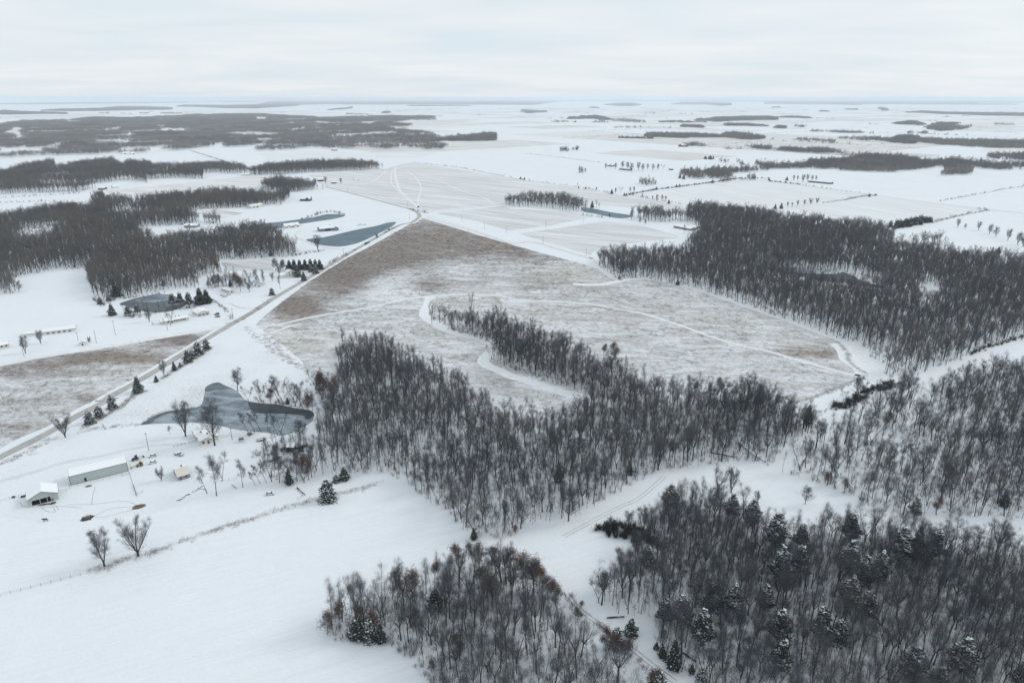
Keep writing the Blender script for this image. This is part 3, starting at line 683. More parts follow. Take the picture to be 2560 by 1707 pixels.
for i in range(5):
    T, B, _ = grow_tree(500 + i, h=(19, 17, 20, 14, 15)[i], lo=(.45, .4, .5, .45, .5)[i], nlimb=(12, 16, 14, 9, 9)[i], limb=(3.0, 4.0, 3.2, 2.0, 2.2)[i], ang=(.65, 1.1, .85, .7, .7)[i], levels=1, twigs=(640, 860, 720, 280, 280)[i], tw=.026, tl=2.1, r0=(.2, .26, .24, .11, .11)[i], sides=4, fork=(3, 5, 4, 0, 0)[i], fh=((.4, .5), (.33, .42), (.44, .52), None, None)[i], spread=.5)
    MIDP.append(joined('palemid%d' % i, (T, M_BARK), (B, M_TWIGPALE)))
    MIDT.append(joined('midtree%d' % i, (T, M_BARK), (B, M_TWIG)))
def clump_mesh(nm, mat, n, *a, **kw): return [mesh('%s%d' % (nm, i), b.V, b.F, mat) for i, b in ((i, clump(600 + i, *a, **kw)) for i in range(n))]
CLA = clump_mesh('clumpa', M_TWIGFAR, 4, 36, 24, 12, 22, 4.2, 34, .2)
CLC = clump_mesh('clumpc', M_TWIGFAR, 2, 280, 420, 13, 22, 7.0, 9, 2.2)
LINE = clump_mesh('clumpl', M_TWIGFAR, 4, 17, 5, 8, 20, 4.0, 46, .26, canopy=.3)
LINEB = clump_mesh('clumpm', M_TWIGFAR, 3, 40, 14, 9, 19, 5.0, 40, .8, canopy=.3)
CONCL = []
for i in range(2):
    mbx = [MB(), MB()]
    for j in range(3):
        T, N, W = grow_conifer(700 + i * 5 + j, 9 + 2 * j, 3.2, 260, .15, .8, .03, -.1, 1.3); ox, oy = (j - 1) * 5.5, (j % 2) * 4
        for mm, src in ((mbx[0], N), (mbx[1], W)): mm.add([(x + ox, y + oy, z) for x, y, z in src.V], src.F)
    CONCL.append(joined('conifers%d' % i, (mbx[0], M_NEEDLE), (mbx[1], M_CLUMPSNOW)))

# ------------------------------------------------------------------ uncountable woods: points that carry a form, a turn and a size
PROTO_OBJ = {}
def scatter_group(meshes):
    ng = bpy.data.node_groups.new('scatter', 'GeometryNodeTree')
    ng.interface.new_socket('Geometry', in_out='INPUT', socket_type='NodeSocketGeometry'); ng.interface.new_socket('Geometry', in_out='OUTPUT', socket_type='NodeSocketGeometry')
    N = ng.nodes; Lk = ng.links; gi = N.new('NodeGroupInput'); go = N.new('NodeGroupOutput'); join = N.new('GeometryNodeJoinGeometry')
    for me in reversed(meshes):
        if me.name not in PROTO_OBJ: PROTO_OBJ[me.name] = bpy.data.objects.new('form_' + me.name, me)
        oi = N.new('GeometryNodeObjectInfo'); oi.inputs['Object'].default_value = PROTO_OBJ[me.name]; oi.inputs['As Instance'].default_value = False
        g2 = N.new('GeometryNodeGeometryToInstance'); Lk.new(oi.outputs['Geometry'], g2.inputs[0]); Lk.new(g2.outputs[0], join.inputs[0])
    def attr(nm, ty='FLOAT'):
        a = N.new('GeometryNodeInputNamedAttribute'); a.data_type = ty; a.inputs['Name'].default_value = nm; return a.outputs[0]
    iop = N.new('GeometryNodeInstanceOnPoints'); iop.inputs['Pick Instance'].default_value = True
    cx = N.new('ShaderNodeCombineXYZ'); Lk.new(attr('turn'), cx.inputs[2]); Lk.new(attr('lean'), cx.inputs[0])
    e2 = N.new('FunctionNodeEulerToRotation'); Lk.new(cx.outputs[0], e2.inputs[0])
    Lk.new(gi.outputs[0], iop.inputs['Points']); Lk.new(join.outputs[0], iop.inputs['Instance']); Lk.new(attr('form', 'INT'), iop.inputs['Instance Index'])
    Lk.new(e2.outputs[0], iop.inputs['Rotation']); Lk.new(attr('size'), iop.inputs['Scale']); Lk.new(iop.outputs[0], go.inputs[0]); return ng
def scatter(name, meshes, xy, label, cat, size=(0.8, 1.15), lean=0.04, form=None, sizes=None, z=0.0):
    xy = np.asarray(xy, float); m = len(xy)
    if not m: return None
    me = bpy.data.meshes.new(name); me.from_pydata([(x, y, z) for x, y in xy.tolist()], [], [])
    for nm, ty, v in (('turn', 'FLOAT', nrng.uniform(0, 6.283, m)), ('lean', 'FLOAT', nrng.normal(0, lean, m)), ('size', 'FLOAT', nrng.uniform(*size, m) if sizes is None else sizes),
                      ('form', 'INT', nrng.integers(0, len(meshes), m) if form is None else form)):
        a = me.attributes.new(nm, ty, 'POINT'); a.data.foreach_set('value', v)
    o = link(name, me); md = o.modifiers.new('scatter', 'NODES'); md.node_group = scatter_group(meshes)
    return tag(o, label, cat, kind='stuff')
def ragged(poly):
    out = []
    for (ax_, ay), (bx, by) in zip(poly, poly[1:] + poly[:1]):
        d = math.hypot((ax_ + bx) / 2, (ay + by) / 2); m = max(1, min(60, int(math.hypot(bx - ax_, by - ay) / (6 + d * .012))))
        out += [(ax_ + (bx - ax_) * i / m, ay + (by - ay) * i / m) for i in range(m)]
    q = []
    for x, y in out:
        d = math.hypot(x, y); n_ = mnoise.noise_vector(Vector((x / (10 + d * .02), y / (10 + d * .02), 4.2))); a = min(2.5 + d * .008, 100) if d > 900 else 3.0
        q.append((x + n_.x * a, y + n_.y * a * (2 if d > 1500 else 1)))
    return q
def lattice(poly, step, jit=0.42, holes=(), thin=None):
    poly = ragged(poly); P2 = np.array(poly); (x0, y0), (x1, y1) = P2.min(0), P2.max(0)
    gx, gy = np.meshgrid(np.arange(x0, x1 + step, step), np.arange(y0, y1 + step, step)); gx[1::2] += step / 2
    gx = gx.ravel() + nrng.uniform(-jit, jit, gx.size) * step; gy = gy.ravel() + nrng.uniform(-jit, jit, gy.size) * step
    k = in_poly(gx, gy, P2)
    for hpoly in holes: k &= ~in_poly(gx, gy, hpoly)
    gx, gy = gx[k], gy[k]
    if thin is not None:
        sc, cut = thin; v = np.array([mnoise.noise(Vector((a * sc, b * sc, 0.37))) for a, b in zip(gx, gy)]); k = v > cut; gx, gy = gx[k], gy[k]
    return np.stack([gx, gy], 1)
def visible(xy, m=240, h=20):
    """drop places that the photograph shows nothing of"""
    if not len(xy): return xy
    x, y = xy[:, 0], xy[:, 1]; f = y * CT + CAM_H * ST; f2 = y * CT - (h - CAM_H) * ST
    X = 1280 + FPX * x / f; Y = 853.5 - FPX * (y * ST - CAM_H * CT) / f; Y2 = 853.5 - FPX * (y * ST + (h - CAM_H) * CT) / f2
    return xy[(X > -m) & (X < 2560 + m) & (Y2 < 1707 + m) & (f > 10)]

HOLES = [[unproj(X, Y) for X, Y, h in smooth_px(parse(POND[k]), 4)] for k in POND]
def hole(s): return [unproj(X, Y) for X, Y, h in parse(s)]
H_POND5 = hole("K 150,290 400,303 680,290 830,335 1080,430 1000,455 800,455 600,430 380,385 200,340")
H_SNOW5 = hole("K 1330,470 1480,400 1560,440 1600,560 1400,600 1340,520")
H_HOUSE = hole("G 1300,1245 1480,1225 1640,1235 1700,1290 1680,1400 1560,1470 1300,1330")
HOLES_ALL = HOLES + [H_POND5, H_SNOW5, H_HOUSE]
W1 = "Q 405,1010 420,955 480,900 560,875 660,870 780,845 900,815 1000,775 1170,750 1330,720 1500,640 1620,560 1800,520 2000,550 2200,610 2340,680 O 330,830 430,970 520,1080 640,1200 800,1340 980,1520 1180,1740 1500,2100 Q 1500,2000 1380,1560 1340,1450 1240,1360 1130,1260 980,1210 900,1190 640,1160 520,1130 430,1080"
W2 = "M 1310,1310 1230,1200 1240,1060 1290,900^ 1380,790^ 1480,740^ 1700,690^ 1900,700^ 2180,790^ 2210,890^ 2350,980^ L 150,1370^ 450,1350^ 700,1350^ 900,1380^ 1150,1360^ 1500,1400^ 2000,1420^ 2350,1500^ 2700,1600^ N 2800,2000 2350,2300 800,2300 O 1900,1700 1700,1530 1580,1480 1480,1430 1380,1340 1310,1220 1330,1170 1290,1010 1130,960 1000,960 870,950 790,840 1000,640 1130,490 1170,300"
W3 = "Z 705,1098 B 1640,1000 1700,900 1790,880 1830,700 1790,560 I 600,1340 640,1200 690,1115 610,1035 550,1000 525,920 520,860^ 600,850^ 720,770^ 740,760 830,750 860,715 760,650 800,560 810,520^ 950,430^ 1080,410^ 1180,430^ 1300,500^ 1500,580^ 1700,660^ 1900,760^ 2000,880^ 2200,990^ 2350,1070^ J 100,1420^ 280,1440^ 500,1460^ 700,1470 900,1480 M 1900,0 2330,0 L 0,950 200,1060 M 2330,600 2180,572 1920,582 1730,602 1630,622 1460,652 1340,645 1300,700 1090,800 960,880 850,920 740,1000 650,1010 520,1105 340,1110 85,1175 0,1200 Z 1160,1238 1080,1240 1050,1212 1020,1175 990,1163 930,1108 870,1088"
W4 = "I 1600,330 1595,260 1610,220^ 1660,170^ 1800,210^ 1880,250^ 1960,300 2000,270^ 2100,250^ 2230,210^ 2350,280^ J 60,650^ 330,760^ 480,800^ 640,870^ 740,930^ 860,990^ 940,950^ 1050,1010^ 1130,1100^ 1220,1120^ 1330,1170^ 1500,1280^ 1880,1280^ 2100,1300^ 2350,1440^ L 0,400^ 200,420^ 340,430^ 400,600 400,700 M 2340,0 1900,0 J 1500,1500 900,1475 700,1425 500,1350 250,1270 0,1180 I 2350,830 2260,800 2172,738 2205,620 2130,565 2000,520 1830,480 1740,450 1680,390"
W5 = "L 405,620 20,560 20,940 200,1060 250,1000 420,700 430,600^ 640,480^ 760,430^ 1000,320^ 1150,210^ 1270,200 1300,400 1490,400 1540,200^ 1620,110^ 1850,60^ K 2100,1080^ 2350,1060^ 2800,1000^ L 2800,1500 2350,1480 1900,1430 1600,1450 1200,1420 1000,1400 850,1360 770,1250 660,1260 610,1220 480,1130 250,1070 200,1060 60,960"
W6 = "J 770,230 775,110^ 880,70^ 1130,50^ 1300,50^ 1450,20^ G 1690,1360^ 1720,1290 1660,1245 1600,1220 1590,1080^ 1700,1030^ 1850,1040^ 2000,1070^ 2350,1090^ H 120,1150^ 400,1160^ 600,1200^ 850,1200^ 1000,1230^ 1100,1270^ 1200,1340^ 1450,1340^ 1700,1360^ 1850,1440^ 2000,1470^ 2200,1510^ 2350,1500^ 2700,1540^ K 2700,850 2350,890 2200,930 2140,950 2010,1010 1930,1020 1850,1080 1600,1170 1450,1230 1270,1200 1110,1290 1090,1280 1050,1150 940,1120 870,1060 880,1000 780,930 640,920 400,810 200,740 0,680 J 2350,680 2000,550 1800,490 1600,430 1400,390 1200,350 960,360 900,300"
W7 = "G 1070,1150 1075,1130^ 1200,1105^ 1350,1105^ 1500,1125^ 1600,1145^ 1640,1240 1600,1250 1440,1255 1350,1232 1200,1222 1100,1195"
W8 = "F 2290,1070 2300,1000^ G 0,995^ 90,985^ 230,965^ 280,975^ 380,975^ 480,965^ 560,1005^ 650,1015^ 740,1055^ 820,1065^ 825,1112 700,1107 640,1142 560,1142 450,1122 330,1102 100,1092 0,1097"
W10 = "C -200,360 0,352 150,342 160,215 230,190 500,110 800,125 830,150 825,230 850,395 960,415 1060,400 1200,390 1400,330 1500,312 1700,300 1800,300 D 340,870 500,832 560,800 545,740 480,700 520,690 700,690 850,690 1000,680 1220,662 1300,640 1310,600 1210,540^ 1130,500^ 1130,430^ 1000,370^ 900,360^ 780,370^ 630,370^ 500,420^ 330,430^ 130,450^ 0,490^ E 1400,1360^ 1340,1350 1320,1290 1380,1272 1500,1265 1700,1262 1800,1240 2030,1222 2040,1200^ 1900,1170^ 1760,1170 1690,1142 1900,1112 2100,1106 2300,1092 D 820,225 1000,196 1140,192 1150,160 F 200,1070 270,1075 305,1010 300,962 600,926 590,890^ 480,850^ 380,820^ 200,820^ 60,850^ 0,890^ E 2200,910^ 1900,940^ 1600,960^ 1400,980^ 1200,1010^ 1000,990^ 930,950^ 860,990^ 860,1050^ 800,1130 500,1120 520,1070^ 350,1090^ 180,1110^ 0,1150^ -250,1150^"
W13 = "E -250,970 0,970 700,962 830,932 900,902 1200,850 1390,880 1400,837 1700,832 1900,840 1880,790 2000,776 2200,790 2350,790 F 60,795 60,740^ 0,740^ E 2200,705^ 2050,685^ 1650,705^ 1450,705^ 1350,665^ 1150,675^ 1070,705^ 1060,645^ 850,665^ 520,715^ 480,665^ 250,705^ 30,755^ 0,775^ -250,775^"
W13B = "F -30,795 0,735^ 90,705^ 300,685^ 560,672^ 850,672^ 1100,682^ 1180,740 1195,745 900,766 500,782 210,796"
W14 = "E -250,340^ 0,340^ 150,298^ 600,292^ 850,265^ 1350,268^ 1800,242^ 2350,236^ F 250,246^ 620,268^ 820,262^ 1000,258^ 1250,252^ 1630,268 1640,300 1400,300 1240,322 1400,330^ 1420,352 1240,378 1500,396^ 1660,408^ 1690,440^ 1660,492 1760,550 1700,573 1560,573 1400,551 1190,571 1000,553 800,568 460,551 220,579 40,583 40,560 130,520 E 2290,541 2050,549 2050,516 1930,520 1900,540 1670,577 1370,571 1360,601 1130,603 680,616 0,646 -250,650"
H14 = [hole(s) for s in ("E 0,440 40,410 105,400 110,365 190,370 205,430 222,482 170,486 110,440", "E 440,555 540,515 625,522 560,552", "E 1040,530 1060,510 1140,515 1190,545", "F 0,270 110,272 95,300 0,302", "F 280,288 470,288 465,302 275,302", "F 240,330 330,322 430,342", "F 510,325 640,318 800,330 600,338", "E 1380,285 1440,282 1440,298", "E 640,278 830,276 830,284", "F 930,318 1100,312 1240,318 1000,332")]
H13 = [hole("E 1400,885 1400,840 1700,832 1900,842 1900,850")]
CANOPY = {W1: 17.0, W2: 16.0, W7: 12.0, W8: 12.0, W6: 14.0, W10: 12.0, W5: 13.0, W4: 20.0, W3: 20.0}
def poly(s): return ground_poly(s, CANOPY.get(s, 22.0))
# conifers one by one: tile, base x, base y, top y, kind, label
CONIFER = [
 ('C', 1725, 972, 862, 'cedar0', 'cedar', 'dark roadside cedar at the near end of the row of four'), ('C', 1765, 940, 860, 'cedar1', 'cedar', 'snow dusted roadside cedar, second in the row of four'), ('C', 1822, 905, 782, 'cedar1', 'cedar', 'tall roadside cedar, third in the row of four'), ('C', 1897, 855, 758, 'cedar1', 'cedar', 'roadside cedar nearest the side road junction'),
 ('C', 1602, 1050, 965, 'cedar2', 'cedar', 'small dark cedar beside the roadside bare tree'), ('C', 1655, 1015, 975, 'cedar0', 'cedar', 'tiny cedar between road and cedar row'), ('C', 1272, 1250, 1100, 'cedar0', 'cedar', 'largest round cedar standing alone by the road'), ('C', 1437, 1155, 1095, 'cedar0', 'cedar', 'smallest cedar alone by the road'),
 ('C', 1033, 1398, 1278, 'cedar1', 'cedar', 'snowy cedar by the road above the cedar pair'), ('C', 825, 1535, 1420, 'cedar1', 'cedar', 'lower cedar of the roadside pair'), ('C', 912, 1475, 1378, 'cedar1', 'cedar', 'upper cedar of the roadside pair'),
 ('B', 1910, 1285, 1098, 'cedar1', 'cedar', 'snow speckled cedar alone at the field fence'), ('B', 2062, 1095, 980, 'cedar0', 'cedar', 'taller cedar at the corner of the centre wood'), ('B', 1985, 1118, 1050, 'cedar1', 'cedar', 'low snowy cedar at the corner of the centre wood'), ('B', 1555, 1140, 1000, 'cedar2', 'cedar', 'dark cedar among the yard trees'), ('B', 1540, 405, 340, 'cedar2', 'cedar', 'small cedar on the far pond bank'),
 ('O', 1090, 1125, 978, 'cedar0', 'cedar', 'cone shaped cedar standing in the track clearing'), ('O', 1742, 1545, 1432, 'cedar1', 'cedar', 'snowy cedar at the foot of the picture by the track'), ('O', 1650, 1480, 1390, 'cedar2', 'cedar', 'thin small cedar by the track'), ('O', 1480, 1430, 1180, 'cedar2', 'cedar', 'slim cedar beside the track'), ('O', 1380, 1330, 1220, 'cedar2', 'cedar', 'thin young cedar beside the track'), ('O', 1325, 1255, 1190, 'cedar0', 'cedar', 'bushy young cedar beside the track'), ('O', 960, 1230, 1055, 'cedar1', 'cedar', 'snow dusted cedar across the track from the cone shaped one'), ('O', 1330, 1630, 1450, 'cedar1', 'cedar', 'cedar at the lower end of the near wood'),
 ('Q', 830, 1160, 975, 'cedar1', 'cedar', 'snow flecked cedar at the rim of the near wood'), ('Q', 925, 1190, 1030, 'cedar2', 'cedar', 'dark cedar right of the snow flecked one'), ('Q', 1780, 250, 140, 'cedar2', 'cedar', 'small black cedar where the woods meet'), ('Q', 1430, 880, 700, 'cedar0', 'cedar', 'green cedar inside the near wood'), ('Q', 710, 1150, 960, 'cedar0', 'cedar', 'brownish cedar left of the snow flecked one'),
 ('O', 1740, 1215, 935, 'pine1', 'pine', 'large dark pine above the track clearing'), ('O', 2030, 940, 690, 'pine0', 'pine', 'broad pine deep in the dark wood'), ('O', 1850, 850, 620, 'cedar1', 'cedar', 'russet tipped cedar deep in the dark wood'), ('O', 1560, 1040, 800, 'pine1', 'pine', 'slender pine near the track clearing'), ('O', 1400, 1010, 820, 'pine1', 'pine', 'low pine near the track clearing'), ('O', 2320, 900, 690, 'pine0', 'pine', 'pine at the edge of the snow gap in the dark wood'), ('O', 1240, 520, 340, 'pine1', 'pine', 'shaggy pine below the brush pile'),
 ('M', 1450, 1010, 800, 'pine0', 'pine', 'dark pine at the top corner of the dark wood'), ('M', 2010, 1080, 880, 'pine0', 'pine', 'snow laden pine at the top of the dark wood'), ('M', 2200, 1150, 930, 'pine0', 'pine', 'most snow laden pine by the upper clearing'), ('M', 430, 752, 585, 'cedar2', 'pine', 'green conifer among trunks above the glade'), ('M', 1080, 680, 560, 'cedar2', 'cedar', 'brownish conifer at the glade rim'),
 ('N', 60, 330, 40, 'pine0', 'pine', 'dark pine by the small clearing in the far corner wood'), ('N', 290, 330, 130, 'pine1', 'pine', 'rounded pine beside the far corner clearing'), ('N', 740, 260, 40, 'pine1', 'pine', 'tall dark pine below the lane in the far corner'), ('N', 100, 640, 340, 'pine0', 'pine', 'snow heavy pine over the white hollow'), ('N', 270, 600, 330, 'pine1', 'pine', 'brownish pine beside the white hollow'), ('N', 730, 560, 290, 'pine0', 'pine', 'frosted pine, topmost of the snowy pine cluster'), ('N', 870, 680, 430, 'pine0', 'pine', 'frosted pine in the middle of the snowy pine cluster'),
 ('N', 1010, 640, 390, 'pine0', 'pine', 'frosted pine at the outer side of the snowy pine cluster'), ('N', 740, 880, 620, 'pine0', 'pine', 'big frosted pine, lowest of the snowy pine cluster'), ('N', 900, 980, 760, 'pine1', 'pine', 'green pine under the snowy pine cluster'), ('N', 480, 1150, 900, 'pine1', 'pine', 'snow tipped pine below the white hollow'), ('N', 660, 1180, 980, 'cedar1', 'cedar', 'low snowy cedar below the pine cluster'), ('N', 1200, 440, 170, 'pine0', 'pine', 'dark pine under the corner lane'), ('N', 1350, 420, 170, 'cedar2', 'pine', 'slim dark pine under the corner lane'), ('N', 1510, 430, 190, 'pine1', 'pine', 'dark pine with snow under the corner lane'),
 ('N', 1300, 1560, 1270, 'pine0', 'pine', 'frosted pine near the lower frame edge'), ('N', 1760, 1480, 1190, 'pine0', 'pine', 'russet pine in the lower corner'), ('N', 1540, 1680, 1450, 'pine0', 'pine', 'snowy pine at the bottom of the lower corner'), ('N', 80, 1180, 920, 'pine1', 'pine', 'pine standing low beside the trunks of the dark wood'), ('N', 100, 1450, 1200, 'pine1', 'pine', 'snow edged pine at the foot of the dark wood'), ('N', 2300, 1620, 1400, 'pine0', 'pine', 'pine in the very corner of the picture'), ('L', 2160, 1340, 1190, 'cedar2', 'cedar', 'dark cedar in the open corner wood'), ('L', 1340, 1440, 1280, 'pine0', 'pine', 'white dusted pine under the open wood'),
 ('L', 362, 590, 405, 'cedar2', 'cedar', 'tall dark cedar at the end of the hedge lane'), ('L', 700, 440, 370, 'cedar0', 'cedar', 'low dark cedar at the start of the hedge'), ('J', 1520, 412, 360, 'cedar0', 'cedar', 'small cedar at the far rim of the prairie'), ('J', 985, 358, 320, 'cedar0', 'cedar', 'little cedar at the prairie corner'),
 ('C', 1032, 545, 445, 'cedar0', 'pine', 'lone round pine by the fields left of the pine pond'), ('C', 1182, 552, 462, 'pine1', 'pine', 'snowy pine before the pine pond'), ('C', 1262, 540, 455, 'pine1', 'pine', 'greener pine before the pine pond'), ('C', 922, 440, 372, 'cedar1', 'cedar', 'snowy cedar at the wood corner'), ('C', 1000, 410, 350, 'cedar1', 'cedar', 'second snowy cedar at the wood corner'), ('C', 1588, 465, 355, 'pine1', 'pine', 'slanting pine at the pond end'), ('C', 1662, 455, 345, 'pine1', 'pine', 'thin pine behind the garage'), ('C', 1742, 475, 345, 'pine1', 'pine', 'snow flecked pine behind the garage'),
 ('C', 1842, 440, 290, 'spruce0', 'spruce', 'largest dark spruce behind the garage'), ('C', 1900, 430, 305, 'spruce0', 'spruce', 'second dark spruce behind the garage'), ('C', 1070, 370, 240, 'spruce0', 'spruce', 'dark green spruce at the wood edge'), ('C', 2115, 280, 215, 'cedar2', 'cedar', 'dark conifer behind the mobile home'),
 ('D', 1190, 790, 695, 'spruce0', 'spruce', 'first dark spruce of the windbreak by the white farmhouse'), ('D', 1235, 790, 690, 'spruce0', 'spruce', 'second dark spruce of the windbreak'), ('D', 1285, 785, 692, 'spruce0', 'spruce', 'third dark spruce of the windbreak'), ('D', 1335, 785, 688, 'spruce0', 'spruce', 'fourth dark spruce of the windbreak'), ('D', 1385, 785, 685, 'spruce0', 'spruce', 'fifth dark spruce of the windbreak'), ('D', 1430, 785, 688, 'spruce0', 'spruce', 'sixth dark spruce of the windbreak'), ('D', 1470, 782, 690, 'spruce0', 'spruce', 'last dark spruce of the windbreak nearest the road'),
 ('D', 1268, 852, 740, 'cedar0', 'spruce', 'spruce right beside the white farmhouse'), ('D', 1322, 888, 800, 'cedar0', 'cedar', 'dark cedar between farmhouse and road'), ('D', 1385, 808, 735, 'cedar1', 'cedar', 'snowy cedar in front of the windbreak'), ('D', 1430, 822, 735, 'cedar1', 'cedar', 'snow laden cedar at the road end of the windbreak'), ('D', 1030, 1020, 952, 'cedar1', 'cedar', 'snow laden round cedar alone in the white yard'), ('D', 1020, 660, 600, 'cedar0', 'cedar', 'dark cedar in the middle wood front'), ('D', 935, 155, 100, 'cedar0', 'cedar', 'dark cedar in the upper left wood'),
 ('G', 915, 972, 928, 'cedar0', 'cedar', 'dark cedar at the hedgerow meeting'), ('G', 1030, 990, 962, 'cedar1', 'cedar', 'low cedar at the tip of the pale field'), ('G', 1050, 990, 965, 'cedar1', 'cedar', 'second low cedar at the tip of the pale field'), ('G', 1440, 1062, 1025, 'cedar0', 'cedar', 'dark cedar at the end of the thin tree row'), ('G', 80, 838, 812, 'cedar0', 'cedar', 'left of two cedars on the far hedge'), ('G', 115, 842, 818, 'cedar0', 'cedar', 'right of two cedars on the far hedge'), ('G', 1325, 930, 905, 'cedar0', 'cedar', 'small cedar on the dark hedge'), ('G', 1510, 908, 882, 'cedar0', 'cedar', 'round cedar on the dark hedge'), ('G', 1538, 908, 878, 'cedar0', 'cedar', 'taller cedar on the dark hedge'), ('G', 1840, 875, 838, 'cedar1', 'cedar', 'big round cedar on the dark hedge'), ('G', 1935, 860, 830, 'cedar0', 'cedar', 'cedar at the upper end of the dark hedge'), ('G', 595, 572, 520, 'cedar2', 'cedar', 'dark far conifer in the tiny grove'), ('G', 735, 1100, 1035, 'cedar0', 'cedar', 'dark cedar at the end of the short tree belt'), ('G', 1628, 1085, 1045, 'cedar2', 'cedar', 'dark cedar at the upper corner of the right wood'), ('G', 1540, 830, 785, 'cedar0', 'cedar', 'dark cedar at the tip of the wooded hollow'), ('G', 1575, 838, 790, 'cedar0', 'cedar', 'second cedar at the tip of the wooded hollow'), ('G', 610, 922, 905, 'cedar1', 'cedar', 'low cedar on the ragged hedge'), ('G', 675, 930, 908, 'cedar1', 'cedar', 'second low cedar on the ragged hedge'),
 ('H', 172, 850, 812, 'cedar0', 'cedar', 'dark cedar beside the round far grove'), ('H', 8, 848, 820, 'cedar0', 'cedar', 'dark cedar on the far roadside'), ('H', 120, 1110, 1050, 'cedar0', 'cedar', 'dark cedar at the end of the right wood row'), ('H', 65, 1112, 1062, 'cedar2', 'cedar', 'smaller cedar at the right wood row'), ('H', 930, 998, 968, 'cedar1', 'cedar', 'cedar at the far field corner'), ('H', 985, 990, 972, 'cedar1', 'cedar', 'low cedar at the far field corner'), ('H', 2110, 1520, 1455, 'cedar0', 'cedar', 'dark conifer rising above the right wood'), ('H', 2090, 945, 932, 'cedar0', 'cedar', 'tiny dark cedar on a far lane'), ('H', 2330, 915, 905, 'cedar1', 'cedar', 'tiny cedar at the right end of a far lane'),
]
_pine = np.array([P(c[0], c[1], c[2]) for c in CONIFER if c[5] == 'pine' and c[0] in 'NOML'])
def off_pines(a):
    d = np.linalg.norm(a[:, None, :] - _pine[None], axis=2).min(1) if len(a) else np.zeros(0)
    return a[d > 4.2]
near = []; nslim = []
for nm, s, step, st2 in (('w1', W1, 6.8, 5.0), ('w2', W2, 5.8, 4.9), ('w3', W3, 7.0, 5.6), ('w4', W4, 6.8, 5.6), ('w5', W5, 7.6, 6.2)):
    near.append((nm, off_pines(visible(lattice(poly(s), step, holes=HOLES_ALL, thin=(.035, -.36) if nm == 'w5' else None))))); nslim.append((nm, off_pines(visible(lattice(poly(s), st2, .5, holes=HOLES_ALL, thin=(.035, -.3) if nm == 'w5' else None)))))
mid = [visible(lattice(poly(s), st, holes=HOLES_ALL, thin=th)) for s, st, th in ((W6, 5.5, (.014, -.42)), (W7, 5.6, None), (W8, 6.5, None), (W10, 5.5, (.012, -.40)))]

